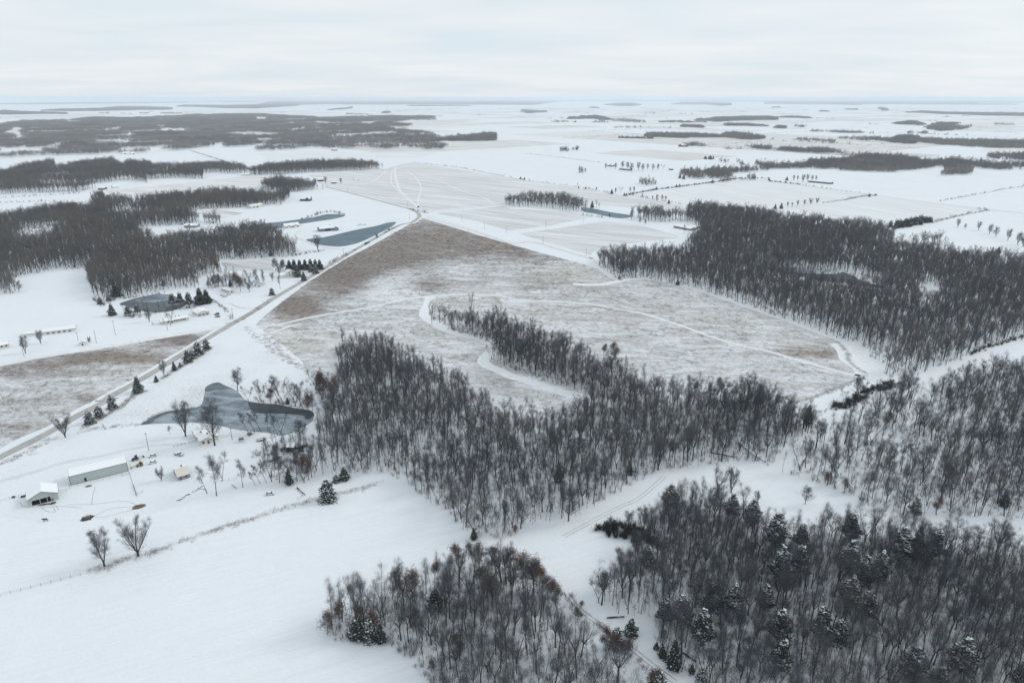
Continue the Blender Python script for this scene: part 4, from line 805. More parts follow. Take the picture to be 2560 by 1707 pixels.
# ------------------------------------------------------------------ trees one can tell apart
ORD = ['first', 'second', 'third', 'fourth', 'fifth', 'sixth', 'seventh', 'eighth', 'ninth', 'tenth', 'eleventh', 'twelfth', 'thirteenth', 'fourteenth', 'fifteenth', 'sixteenth', 'seventeenth', 'eighteenth', 'nineteenth', 'twentieth']
def put(name, parts, whole, loc, rz, scale, label, cat, group, small=False, lean=(0, 0)):
    if small: o = link(name, whole)
    else:
        o = link(name, None)
        for pn, me in parts: link(pn, me, o)
    o.location = (loc[0], loc[1], 0); o.rotation_euler = (lean[0], lean[1], rz); o.scale = scale if isinstance(scale, tuple) else (scale,) * 3
    return tag(o, label, cat, group)
N_BARE = 0
SOLO = [   # where it stands: tile, base x, base y, top y, form, words for the place
 ('A', 960, 1525, 1150, 1, 'tall round crowned bare tree by the field fence, narrower of the pair'), ('A', 1270, 1430, 1062, 0, 'wide vase shaped bare tree by the field fence, broader of the pair'),
 ('A', 600, 340, 105, 0, 'wide bare tree standing alone beside the main road'), ('B', 603, 700, 345, 1, 'thick trunked bare tree on the pond bank behind the farmhouse'),
 ('B', 870, 783, 345, 2, 'large forked bare tree standing right beside the farmhouse'), ('B', 383, 1105, 975, 0, 'low spreading bare tree beside the parked machines'),
 ('B', 800, 1222, 960, 4, 'leaning bare tree beside the row of cut logs'), ('B', 886, 1243, 820, 5, 'slim bare tree in front of the leaning yard tree'),
 ('B', 940, 1105, 838, 3, 'forked bare tree behind the leaning yard tree'), ('B', 1127, 1166, 878, 5, 'lone slim bare tree in the middle of the yard'),
 ('B', 460, 682, 595, 5, 'small bare sapling left of the pond bank tree'), ('B', 405, 145, -10, 1, 'bare tree at the roadside between two dark cedars'),
 ('B', 1080, 285, 60, 2, 'large bare tree at the upper bay of the big pond'), ('B', 1180, 385, 225, 3, 'dark forked tree leaning over the big pond'),
 ('L', 690, 385, 250, 3, 'bare tree on the snowy lane beside the hedge'), ('L', 800, 335, 130, 2, 'dark bare tree between hedge and prairie corner'), ('L', 850, 325, 150, 3, 'bare tree right at the prairie corner'),
 ('L', 340, 1320, 1130, 2, 'low wide bare tree alone in the white clearing'), ('C', 1570, 643, 480, 3, 'bare tree in front of the ranch house'), ('C', 1372, 605, 470, 1, 'bare tree between pines and ranch house'),
 ('C', 235, 892, 715, 1, 'bare tree beside the side road near the cream house'), ('C', 375, 805, 668, 1, 'bare tree in front of the long poultry barn'), ('C', 820, 792, 735, 0, 'low bare tree behind the small white pump house'),
 ('C', 175, 332, 215, 2, 'bare tree at the edge of the white field by the wood'), ('D', 1450, 612, 450, 1, 'lone bare tree at the end of the teal pond'), ('D', 1105, 962, 830, 5, 'lone bare tree in the snow below the white farmhouse'),
 ('D', 820, 992, 888, 1, 'small bare tree beside the mobile home'), ('D', 1100, 838, 690, 0, 'broad dark bare tree behind the white farmhouse'), ('D', 360, 962, 830, 5, 'tall bare tree behind the big spruce'),
 ('D', 450, 962, 880, 2, 'small bare tree between spruce and mobile home'), ('A', 965, 270, 215, 4, 'broken small bare tree in the roadside pasture'),
 ('M', 1000, 0, -10, 3, ''), ('M', 80, 1178, 880, 2, 'spreading bare tree at the corner of the snowy glade'), ('M', 345, 1107, 900, 5, 'slim bare tree on the rim of the snowy glade'), ('M', 517, 1107, 760, 2, 'open bare tree standing out into the snowy glade'),
 ('M', 1340, 640, 300, 1, 'thick bare tree at the upper end of the snowy glade'), ('O', 1010, 1580 - 900, 300, 1, 'vase shaped bare tree at the edge of the dark wood'), ('O', 1135, 492, 250, 2, 'bare tree just right of the brush pile end'),
 ('O', 795, 830, 520, 3, 'bare tree with russet neighbour by the rutted track'), ('M', 1200, 1220, 950, 1, 'round bare tree standing behind the brush pile'), ('M', 1070, 1180, 990, 1, 'smaller round bare tree above the brush pile'),
 ('M', 2010, 850, 590, 1, 'fan crowned bare tree at the top of the dark wood'), ('M', 2245, 950, 820, 1, 'small bare tree in the upper white clearing'),
]
ROWS = [   # rows of trees: (place, [(tile, x, y, top y, form)])
 ('yard tree in the row below the weathered shed', [('B', 1240, 1146, 1000, 4), ('B', 1292, 1135, 935, 4), ('B', 1347, 1127, 930, 4), ('B', 1392, 1116, 800, 3), ('B', 1464, 1126, 800, 5), ('B', 1530, 1080, 800, 3), ('B', 1625, 1110, 800, 5), ('B', 1690, 1128, 870, 3)]),
 ('bare tree in the row on the near bank of the big pond', [('B', 1178, 662, 445, 4), ('B', 1238, 667, 470, 4), ('B', 1292, 655, 445, 4), ('B', 1357, 662, 470, 5), ('B', 1450, 690, 480, 4), ('B', 1480, 692, 470, 3), ('B', 1655, 730, 520, 2), ('B', 1700, 690, 560, 5)]),
 ('bare tree in the row on the far bank of the big pond', [('B', 1292, 382, 190, 3), ('B', 1470, 402, 150, 4), ('B', 1507, 405, 95, 4), ('B', 1612, 425, 150, 3), ('B', 1682, 445, 170, 4), ('B', 1765, 470, 260, 5)]),
 ('bare tree in the grove above the mobile home', [('D', 850, 930, 762, 3), ('D', 880, 932, 765, 5), ('D', 945, 932, 768, 5), ('D', 970, 932, 842, 4), ('D', 1032, 892, 802, 1), ('D', 540, 945, 810, 1), ('D', 500, 950, 830, 2), ('D', 590, 945, 820, 3)]),
 ('tall bare tree around the far farmstead', [('G', 860, 745, 685, 1), ('G', 905, 735, 690, 3), ('G', 950, 745, 680, 1), ('G', 1010, 745, 665, 2), ('G', 1060, 750, 670, 1), ('G', 1100, 770, 680, 2), ('G', 1160, 760, 670, 1), ('G', 1200, 765, 690, 2), ('G', 1245, 750, 690, 1), ('G', 1290, 760, 690, 2), ('G', 1340, 755, 690, 1), ('G', 1385, 750, 695, 3)]),
 ('bare tree in the thin row along the pale stubble field', [('G', 1195, 1010, 965, 1), ('G', 1240, 1018, 990, 1), ('G', 1290, 1025, 985, 1), ('G', 1330, 1035, 970, 1), ('G', 1375, 1035, 975, 2), ('G', 1410, 1035, 985, 1)]),
 ('bare tree at the meeting of two far hedgerows', [('G', 950, 965, 910, 1), ('G', 1000, 965, 900, 3), ('G', 1085, 955, 905, 1), ('G', 1120, 955, 900, 1), ('G', 600, 910, 870, 3), ('G', 775, 940, 905, 1)]),
 ('bare tree in the round grove by the long dark far barn', [('H', 235, 850, 795, 1), ('H', 270, 850, 800, 1), ('H', 320, 870, 785, 1), ('H', 360, 858, 785, 1), ('H', 400, 855, 795, 2), ('H', 440, 850, 800, 1)]),
 ('bare tree in the row beyond the right hand wood', [('H', 180, 1090, 1040, 1), ('H', 220, 1090, 1045, 1), ('H', 270, 1085, 1025, 1), ('H', 330, 1080, 1020, 2), ('H', 390, 1070, 1005, 0), ('H', 450, 1062, 1000, 0)]),
 ('bare tree in the belt beside the rounded white field', [('H', 1740, 1280, 1190, 1), ('H', 1810, 1295, 1240, 2), ('H', 1930, 1310, 1215, 1), ('H', 2030, 1345, 1240, 1), ('H', 2090, 1370, 1265, 2), ('H', 2200, 1400, 1280, 1), ('H', 2290, 1440, 1310, 1), ('H', 2340, 1460, 1330, 0)]),
 ('thin bare tree at the pond of the tree belt', [('G', 1095, 1210, 1115, 1), ('G', 1175, 1245, 1180, 2), ('G', 1225, 1255, 1200, 2), ('G', 895, 1195, 1150, 2), ('G', 1578, 1340, 1245, 5), ('G', 1660, 1370, 1320, 1)]),
 ('bare tree on the bright fields by the crossroads', [('F', 640, 880, 805, 1), ('F', 780, 880, 820, 1), ('F', 895, 858, 832, 3), ('F', 945, 862, 838, 3), ('F', 2285, 810, 785, 3), ('F', 1880, 742, 725, 3)]),
]
def put_bare(t, x, y, ty, fi, label, group):
    global N_BARE
    b = P(t, x, y); h = max(4.0, height_at(b, S(t, x, ty))); f = FORM[OPEN[fi]]; s = h / f['h']; small = b[1] > 900
    wide = 1.0 if fi in (3, 4, 5) else 1.05
    put('bare_tree', f['parts'], f['whole'], b, rng.uniform(-.5, .5) if fi == 4 else rng.uniform(0, 6.28), (s * wide, s * wide, s), label, 'tree', group, small); N_BARE += 1
for t, x, y, ty, fi, lb in SOLO:
    if lb: put_bare(t, x, y, ty, fi, lb, 'bare trees standing apart')
for place, lst in ROWS:
    for i, a in enumerate(sorted(lst, key=lambda a: a[1])): put_bare(*a, '%s %s' % (ORD[i], place), place)

# the nearest trees of the two lower woods, one by one
pool = []
cand = [(nm, x, y, rng.randrange(NBIG), rng.uniform(.66, 1.08)) for nm, a in near for x, y in a.tolist()] + [(nm, x, y, NBIG + rng.randrange(3), rng.uniform(.55, 1.12)) for nm, a in nslim for x, y in a.tolist()]
for c in cand:
    nm, x, y, fi, s = c; X, Y = proj(x, y); X2, Y2 = proj(x, y, 17 * s)
    if -15 < X < 2575 and Y2 < 1690: pool.append((math.dist((x, y, 0), (0, 0, CAM_H)) / (s * FORM[WOOD[fi]]['h']), c, X / 1.08844, Y / 1.08844))
pool.sort(key=lambda p: p[0]); mine = pool[:298 - N_BARE]; chosen = {(p[1][1], p[1][2]) for p in mine}
names_of = {}
plan = []
for d, (nm, x, y, fi, s), X, Y in mine:
    if nm == 'w1':
        zone = ('at the rounded tip of the near wood' if X < 900 else 'at the foot of the near wood' if Y > 1470 else 'on the glade rim of the near wood' if Y < 1375 else 'beside the rutted track in the near wood' if X - (Y - 1400) * 1.0 > 1290 else 'in the middle of the near wood')
    else:
        zone = ('beside the track in the dark wood' if X - (Y - 1400) * .9 < 1500 else 'among snowy pines in the dark wood' if X < 1960 else 'in the far corner of the dark wood' if Y > 1450 else 'in the open upper part of the dark wood')
    lb = '%s %s tree %s' % ('tall' if s > .95 else 'short' if s < .8 else 'bare', FORM[WOOD[fi]]['words'], zone)
    names_of.setdefault(lb, []).append(X); plan.append((x, y, fi, s, lb, X, nm))
for x, y, fi, s, lb, X, nm in plan:
    f = FORM[WOOD[fi]]; k = sorted(names_of[lb]); i = k.index(X)
    full = lb if len(k) == 1 else '%s, %s from %s' % (lb, ORD[min(i, 19)], 'field' if nm == 'w1' else 'track')
    put('bare_tree', f['parts'], f['whole'], (x, y), rng.uniform(0, 6.28), (s * rng.uniform(.9, 1.1), s * rng.uniform(.9, 1.1), s), full, 'tree', 'bare trees of the near wood' if nm == 'w1' else 'bare trees of the dark wood', False, (rng.gauss(0, .04), rng.gauss(0, .04)))
rest = [c for c in cand if (c[1], c[2]) not in chosen]
midp = np.concatenate(mid); allp = np.concatenate([np.array([c[1:3] for c in rest]), midp]); nf = len(WOOD)
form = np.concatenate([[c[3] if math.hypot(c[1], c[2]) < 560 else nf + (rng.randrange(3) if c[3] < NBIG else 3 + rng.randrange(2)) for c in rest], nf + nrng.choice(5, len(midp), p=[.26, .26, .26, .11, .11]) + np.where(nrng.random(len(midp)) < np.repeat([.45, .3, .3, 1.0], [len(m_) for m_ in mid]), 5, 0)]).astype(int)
sizes = np.concatenate([[c[4] for c in rest], nrng.uniform(.6, 1.05, len(midp))])
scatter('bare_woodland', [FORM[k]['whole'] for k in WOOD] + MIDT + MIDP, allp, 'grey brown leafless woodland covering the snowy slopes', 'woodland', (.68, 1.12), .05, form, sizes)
# saplings and brush under the trees
sap = []; bru = []
for nm, s, st, sb in (('w1', W1, 6.0, 3.6), ('w2', W2, 5.4, 3.2), ('w3', W3, 6.8, 4.2), ('w4', W4, 6.6, 4.2), ('w5', W5, 8.0, 5), ('w6', W6, 9, 7), ('w10', W10, 9, 8),
                      ('yard', 'B 1235,900 1330,790 1450,745 1720,745 1790,900 1760,1050 1700,1130 1500,1115 1330,1040', 5.2, 3.6), ('grove', 'D 420,965 480,850 660,835 790,870 990,930 960,950 700,952', 6, 4.5),
                      ('bank', 'B 1230,300 1500,300 1700,330 1790,430 1740,450 1600,430 1430,400 1280,388', 5, 4), ('farm', 'C 1440,520 1560,470 1700,440 1820,460 1700,490 1560,520 1450,545', 6, 3.5), ('dam', 'C 1100,560 1200,500 1350,520 1430,510 1400,545 1280,560', 7, 3.5)):
    sap.append(visible(lattice(poly(s), st, holes=HOLES_ALL))); bru.append(visible(lattice(poly(s), sb, holes=HOLES_ALL, thin=(.03, -.22))))
scatter('undergrowth', SAPL, np.concatenate(sap), 'thin saplings growing under the woodland trees', 'saplings', (.5, 1.2), .08)
scatter('brushwood', BRUSHM, np.concatenate(bru), 'low tangled brush on the woodland floor', 'brush', (.5, 1.15), .08)

# far woods that read as masses
def far_wood(name, s, meshes, step, label, holes=(), thin=None, size=(.8, 1.15), can=19.0, m=200):
    pts = ground_poly(s, can) if isinstance(s, str) else s
    a = visible(lattice(pts, step, .45, holes, thin), m)
    if len(a): scatter(name, meshes, a, label, 'wood', size, 0.0)
far_wood('far_wood', W13, MIDP, 6.6, 'grey wood behind the tan stubble strip', H13, (.012, -.38), can=12)
far_wood('far_wood', W13B, MIDP, 6.4, 'narrow dark wood ending above the white stubble field', can=12)
far_wood('far_wood', W14, CLA, 31, 'broad grey forest across the upper left distance', H14, (.0045, -.30), (.6, 1.15), can=12)
STRIPS = [  # (outline, step, kind, label)
 ("F 1650,490 1690,450^ 1880,440^ 2100,412^ 2215,415^ 2205,490", 'A', 'farmstead trees at the tip of the far forest'),
 ("H 0,565 0,548^ 240,548^ 510,552^ 700,595^ 840,630 760,634 600,604 280,594", 'A', 'curving dark tree belt between two white fields'),
 ("H 0,745 0,695^ 400,685^ 450,655^ 700,645^ 880,598^ 1200,618^ 1400,645^ 1500,662^ 1720,640^ 1830,665^ 2000,675^ 2700,690^ 2700,760 2350,752 2150,746 2040,756 1850,722 1842,792 1560,816 1660,776 1580,712 1300,770 1100,772 700,766 640,746", 'A', 'long dark wood across the right middle distance'),
 ("H 1965,630 1965,608^ 2050,598^ 2700,604^ 2700,672 2350,666 2100,656", 'A', 'separate dark wood at the far right'),
 ("H 1090,498 1150,435^ 1240,432^ 1380,445^ 1385,522 1300,520", 'A', 'dark round copse in the far fields'),
 ("H 1390,500 1400,462^ 1700,470^ 2050,475^ 2700,490^ 2700,565 2350,562 2080,555 1620,525", 'A', 'wide far wood along a tan strip'),
 ("H 375,398 400,388^ 600,392^ 900,402^ 970,424 700,414", 'A', 'thin far tree line above the scattered farmstead'),
 ("H 0,490 30,448^ 300,455^ 660,478^ 660,490 300,478", 'L', 'loose farmstead trees in the far fields'),
 ("H 660,470 900,432^ 1090,440^ 1090,495 900,492", 'L', 'scattered trees around far snowy yards'),
 ("H 1285,418 1300,400^ 1460,408^ 1460,418", 'A', 'tiny far copse above the round copse'),
 ("H 1155,335 1200,318^ 1300,305^ 1420,330^ 1410,348", 'B', 'far off dark copse, smaller of two'),
 ("H 1430,375 1520,325^ 1700,318^ 1755,332 1640,350 1800,358^ 1870,345^ 1850,370 1620,400 1550,400", 'B', 'far off dark copse, larger of two'),
 ("H 40,373 90,345^ 145,350^ 145,375", 'A', 'small round far copse left of the long wood'),
 ("H 195,355 300,352^ 300,360", 'A', 'short far hedge'),
 ("H 0,300 0,262^ 90,270^ 90,298", 'B', 'blue far copse behind a tan field'),
 ("H 90,275 200,262^ 380,268^ 390,282 200,278", 'B', 'blue far tree line behind a tan field'),
 ("H 1280,228 1420,212^ 1640,225^ 2350,232^ 2700,236^ 2700,262 2100,258 1640,244", 'B', 'long blue tree belt near the right horizon'),
 ("H 470,220 500,210^ 615,216^ 612,222", 'B', 'tiny blue copse near the horizon'),
 ("H 1000,190 1040,178^ 1110,205^ 1060,212", 'B', 'blue scattered copse under the horizon band'),
 ("H 2040,335 2140,325^ 2250,325^ 2250,340", 'LB', 'faint far farm trees at the right'),
 ("H 20,180 100,174^ 112,184", 'B', 'faint copse under the horizon'), ("H 720,200 800,192^ 805,203", 'B', 'faint far copse'),
 ("G 520,288 560,262^ 760,256^ 870,262^ 930,285^ 900,300 770,302 760,290", 'B', 'blue far wood in the middle of the plain'),
 ("G 340,318 500,285^ 560,320 640,300^ 800,295^ 880,325", 'LB', 'sparse blue trees below the far wood'),
 ("G 880,300 980,270^ 1260,295^ 1260,325 1000,315", 'LB', 'sparse far trees in the middle of the plain'),
 ("G 1340,318 1380,302^ 1760,310^ 1900,320 1600,322", 'B', 'low blue far hedge'),
 ("G 1700,300 1920,268^ 2110,262^ 2350,262^ H 90,290 G 2350,298 2000,303 1850,312", 'B', 'long blue far wood before a tan field'),
 ("G 1930,350 1960,328^ 2200,335^ 2350,345^ 2330,358", 'B', 'low far hedge beneath the tan field'),
 ("G 900,374 1000,348^ 1250,345^ 1520,352^ 1520,376 1200,374", 'LB', 'broken far tree row on the plain'),
 ("G 1545,360 1570,338^ 1760,345^ 1775,370", 'A', 'small far grove at the end of the broken row'),
 ("G 1240,455 1245,425^ 1290,412^ 1500,418^ 1900,425^ 2050,405^ 2150,420^ 2290,450^ 2230,478 2130,475 1900,455 1600,462", 'A', 'long dark far belt in the white plain'),
 ("G 430,566 440,548^ 510,552^ 510,570", 'L', 'tiny grove of bare trees in the empty white field'), ("G 530,568 545,538^ 660,530^ 660,568", 'L', 'tiny grove with two conifers in the empty white field'),
 ("G 1590,548 1590,492^ 1700,490^ 1810,502^ 1800,550", 'L', 'grove beside the red far barn'), ("G 1820,555 1830,525^ 2130,540^ 2120,566", 'LX', 'scattered trees right of the red far barn'),
 ("G 2145,540 2150,525^ 2350,528^ 2350,570 2250,562", 'A', 'dark hedge at the right of the far barn grove'),
 ("G 1880,670 1920,640^ 2120,648^ 2140,690 2050,688", 'L', 'brown tree row running to a thicket'), ("G 2080,705 2090,690^ 2350,680^ H 0,700^ 0,735 G 2200,706", 'A', 'brown thicket on the far slope'),
 ("G 600,768 640,735^ 740,730^ 755,764", 'L', 'short row of thin trees in the white field'),
 ("G 1560,790 1570,745^ 1680,738^ 1690,780 1930,760 1950,735^ 2280,722^ 2290,755 2000,790 1950,835 1700,838 1620,830", 'A', 'dark wooded hollow between white fields'),
 ("G 2280,752 2300,730^ 2350,735^ H 60,690^ 60,750 G 2350,756", 'A', 'dark trees linking hollow and wood'),
 ("G 1180,868 1190,840^ 1240,842^ 1310,865^ 1310,882 1250,876", 'L', 'small dark thicket on the white slope'), ("G 1370,892 1400,868^ 1480,872^ 1475,908", 'L', 'pale bushy tree clump on the white slope'),
 ("G 1890,860 1920,830^ 2060,815^ 2200,815^ 2200,832 2000,850", 'A', 'dark hedge running up to the white field corner'),
 ("F 630,205 700,200 900,178 910,185 700,206", 'B', 'thin blue far line across the plain'),
 ("F 770,245 850,228^ 990,232^ 1050,240^ 1050,248", 'LB', 'faint far village trees'), ("F 1150,235 1165,218^ 1205,220^ 1205,236", 'B', 'small blue clump of trees'),
 ("G 100,225 110,195^ 200,200^ 300,205^ 300,225 200,238 130,240", 'LB', 'blue far grove left on the plain'), ("G 560,215 600,202^ 740,205^ 735,216", 'LB', 'faint far trees on the plain'), ("G 710,186 760,176^ 810,182^ 805,188", 'B', 'tiny far copse under the horizon band'),
 ("G 845,157 950,140^ 1100,136^ 1195,158 1100,168 960,166", 'B', 'pale blue wood below the horizon band'), ("G 1450,152 1550,135^ 1800,132^ 2000,140^ 2010,162 1900,165 1800,155", 'B', 'long pale blue wood below the horizon band'),
 ("G 1180,230 1300,222^ 1290,235", 'LB', 'faint far hedge'), ("G 1480,240 1560,228^ 1660,232^ 1660,242", 'LB', 'faint far grove'), ("G 1420,290 1440,272^ 1490,280^ 1490,292", 'LB', 'little far clump'),
 ("E -250,250 0,250 0,206^ 180,215^ 370,222^ 600,230^ 610,242 400,240 180,246", 'B', 'blue far wood at the left end of the plain'),
 ("E 380,213 500,196^ 900,188^ 1100,172^ 1350,172^ 1600,184^ 1560,202 1330,204 1000,212 700,216", 'B', 'long blue far wood across the left plain'),
 ("E 850,240 870,226^ 1040,222^ 1050,240", 'LB', 'small blue far grove'), ("E 1240,240 1260,222^ 1340,222^ 1340,240", 'LB', 'tiny blue trees on the left plain'), ("E 1460,235 1600,222^ 1730,232^ 1720,240 1500,240", 'LB', 'blue far hedge on the left plain'),
 ("E 1640,172 1700,156^ 2000,160^ 2350,155^ F 100,140^ 400,150^ F 400,165 0,190 E 2350,190 2100,188 1900,180", 'B', 'blue far forest left of the horizon middle'),
 ("F 130,130 300,118^ 600,110^ 1000,112^ 1400,112^ 1800,108^ 2350,108^ G 150,108^ 400,105^ 900,104^ 1400,104^ 2000,108^ 2350,106^ H 400,108^ 1000,112^ 1800,118^ 2700,128^ 2700,152 2200,160 2000,158 1500,158 1000,160 500,152 0,148 G 2350,128 1500,126 900,124 450,128 150,158 0,160 F 2000,166 1500,168 1100,158 600,150 300,160 50,172", 'C', 'pale blue forest band along the horizon'),
 ("E -250,150 300,140^ 800,136^ 1400,132^ 2350,122^ 2350,130 1500,140 900,146 300,152", 'C', 'faint blue band on the left horizon'),
]
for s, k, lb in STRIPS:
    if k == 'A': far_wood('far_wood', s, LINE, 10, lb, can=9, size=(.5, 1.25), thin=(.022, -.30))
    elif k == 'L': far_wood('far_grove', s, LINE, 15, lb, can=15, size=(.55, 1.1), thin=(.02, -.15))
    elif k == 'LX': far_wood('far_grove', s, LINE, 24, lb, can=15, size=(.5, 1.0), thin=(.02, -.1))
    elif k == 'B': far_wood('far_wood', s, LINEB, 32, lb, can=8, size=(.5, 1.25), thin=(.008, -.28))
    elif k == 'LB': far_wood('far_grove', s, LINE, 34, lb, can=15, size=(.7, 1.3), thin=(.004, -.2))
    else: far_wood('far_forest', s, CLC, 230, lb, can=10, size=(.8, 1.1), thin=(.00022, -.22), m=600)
def line_pts(s, step, jit):
    px = parse(s); out = []
    for (a, b, _), (c, d, _) in zip(px, px[1:]):
        p, q = Vector(unproj(a, b)), Vector(unproj(c, d)); m = max(1, int((q - p).length / step))
        out += [tuple(p.lerp(q, (i + rng.random()) / m) + Vector((rng.gauss(0, jit), rng.gauss(0, jit)))) for i in range(m)]
    return np.array(out)
HEDGES = [("F 1450,685 1900,740 2350,830", 9, .6, 'thin hedge along the far edge of the stubble field'), ("G 120,605 400,635 830,692", 9, .6, 'thin hedge line running across the bright plain'),
          ("G 0,832 300,872 600,912 900,970", 7, .6, 'ragged hedge along the top of the stubble field'), ("G 1065,985 1300,940 1700,890 2100,832 2350,832", 5, .7, 'dark hedge along the pale stubble field'),
          ("G 1080,985 1250,1020 1560,1068", 6, .7, 'low hedge along the lower edge of the pale field'),
          ("H 0,858 180,876 300,890", 4, .9, 'short dark roadside hedge'), ("H 300,890 640,940 900,975", 9, .7, 'broken far roadside hedge'), ("H 500,1058 700,1032 860,1000 1000,985", 3, .6, 'brown hedge between two pale fields'), ("H 1490,1242 1700,1190 1850,1155 2030,1128 1900,1108", 4, .8, 'brown hedge curving round the field corner'),
          ("H 1560,1045 1900,985 2100,945 2350,905", 9, .7, 'faint hedge along a far lane'), ("E 1750,580 2040,670", 8, .5, 'faint hedge on the far slope'), ("E 0,1010 300,995 740,968", 5, .7, 'thin tree line in the snow gap'), ("E 0,1055 300,1045 500,1040", 5, .7, 'second thin tree line in the snow gap'),
          ("L 600,440 760,390 900,310 1100,240 1180,215", .6, 2.2, 'dark brushy hedge at the end of the prairie'), ("L 440,500 600,450 690,430", 2.2, 1.0, 'low brush along the lane end'), ("K 1850,1050 2000,1000 2140,950 2350,890", 2.2, 1.2, 'dark hedge along the right hand wood'),
          ("M 800,1195 900,1215 1000,1250 1150,1270 1310,1310", .4, 1.5, 'dark fallen brush pile jutting into the glade'), ("M 850,1140 950,1170 1060,1180 1250,1240", .5, 1.8, 'tall dark brush behind the fallen pile'),
          ("Q 405,1060 470,1115 640,1165 900,1195 990,1215 1130,1265 1240,1360 1340,1455 1380,1560", 1.7, .9, 'low brush along the rim of the near wood'), ("O 340,640 520,760 610,930 870,1110 1050,1230 1270,1490", 1.6, 1.5, 'brush along the rutted track'),
          ("I 540,920 560,1010 620,1050 700,1120", 1.3, 1.8, 'reddish brush at the corner of the centre wood'), ("C 1150,560 1290,560 1400,530 1550,500 1680,480 1820,465", 1.8, 1.3, 'brush along the dam of the pine pond'), ("C 850,400 930,460 1060,400 1200,385 1350,365 1500,340", 2, 1.4, 'brush behind the pine pond'), ("C 1950,410 2000,440 2060,490 2090,520", 2.4, .6, 'overgrown fence line beside the garage'),
          ("D 1220,660 1330,640 1500,612", 1.6, 1.5, 'brush at the end of the middle wood'), ("D 1740,645 1640,690 1560,740", 4, 2, 'thin weeds on the road bank'), ("D 1270,340 1400,300 1500,265 1560,255 1700,285", 3.5, 1.5, 'reeds behind the long teal pond'), ("D 1810,385 1850,375 1900,378", 2.0, .6, 'reed patch above the teal pond'),
          ("D 2050,450 2110,425 2170,400", 3.0, .8, 'bushes on the road side of the teal pond'), ("D 1880,560 1925,540", 2.4, .5, 'small dark bushes by the road'), ("G 640,1165 720,1175 850,1195", 4, 1.0, 'brush on the dam of the small teal pond'), ("F 1400,1112 1500,1140 1590,1150", 4, .8, 'weeds at the road crossing'),
          ("B 1250,380 1400,395 1600,430 1740,450", 1.8, 1.3, 'brush along the far shore of the big pond'), ("B 1440,800 1500,830 1620,850 1700,820", 1.4, 1.5, 'dark brush round the weathered shed'), ("B 1240,880 1330,870 1420,860", 1.3, 1.6, 'pale brush in the yard corner')]
for s, st, jit, lb in HEDGES: scatter('hedge', BRUSHD if 'dark' in lb else BRUSHM, line_pts(s, st, jit), lb, 'hedge', (.45, 1.0) if 'dark' in lb and st < 3 else (.45, 1.05) if st < 3 else (.7, 1.5), .08)
fh = [tuple(a.lerp(b, rng.random()) + Vector((rng.gauss(0, 1.5), rng.gauss(0, 1.5)))) for a, b in FARHEDGE for _ in range(int((b - a).length / (4 + a.length * .001)))]
scatter('hedgerows', BRUSHM, visible(np.array(fh), 100), 'thin hedgerows along the far field boundaries', 'hedgerows', (.5, 1.5), .05)
tl = []
for a, b in FARHEDGE:
    if rng.random() < .32:
        t0 = rng.random() * .6
        tl += [tuple(a.lerp(b, t0 + rng.random() * .4) + Vector((rng.gauss(0, 5), rng.gauss(0, 5)))) for _ in range(int((b - a).length * .4 / 16))]
scatter('tree_lines', LINE, visible(np.array(tl), 100), 'broken lines of small trees along far field boundaries', 'trees', (.35, .9), .02)
far_con = [("G 980,460 1310,468", 11, 'row of small dark conifers on the plain'), ("H 1140,1290 1300,1262 1490,1225", 9, 'dense dark conifer hedge at the field corner'), ("G 1730,652 1870,658", 14, 'short row of dark far conifers')]
for s, st, lb in far_con: scatter('conifer_row', CONCL, line_pts(s, st, 1.5), lb, 'conifers', (.8, 1.2), .02)

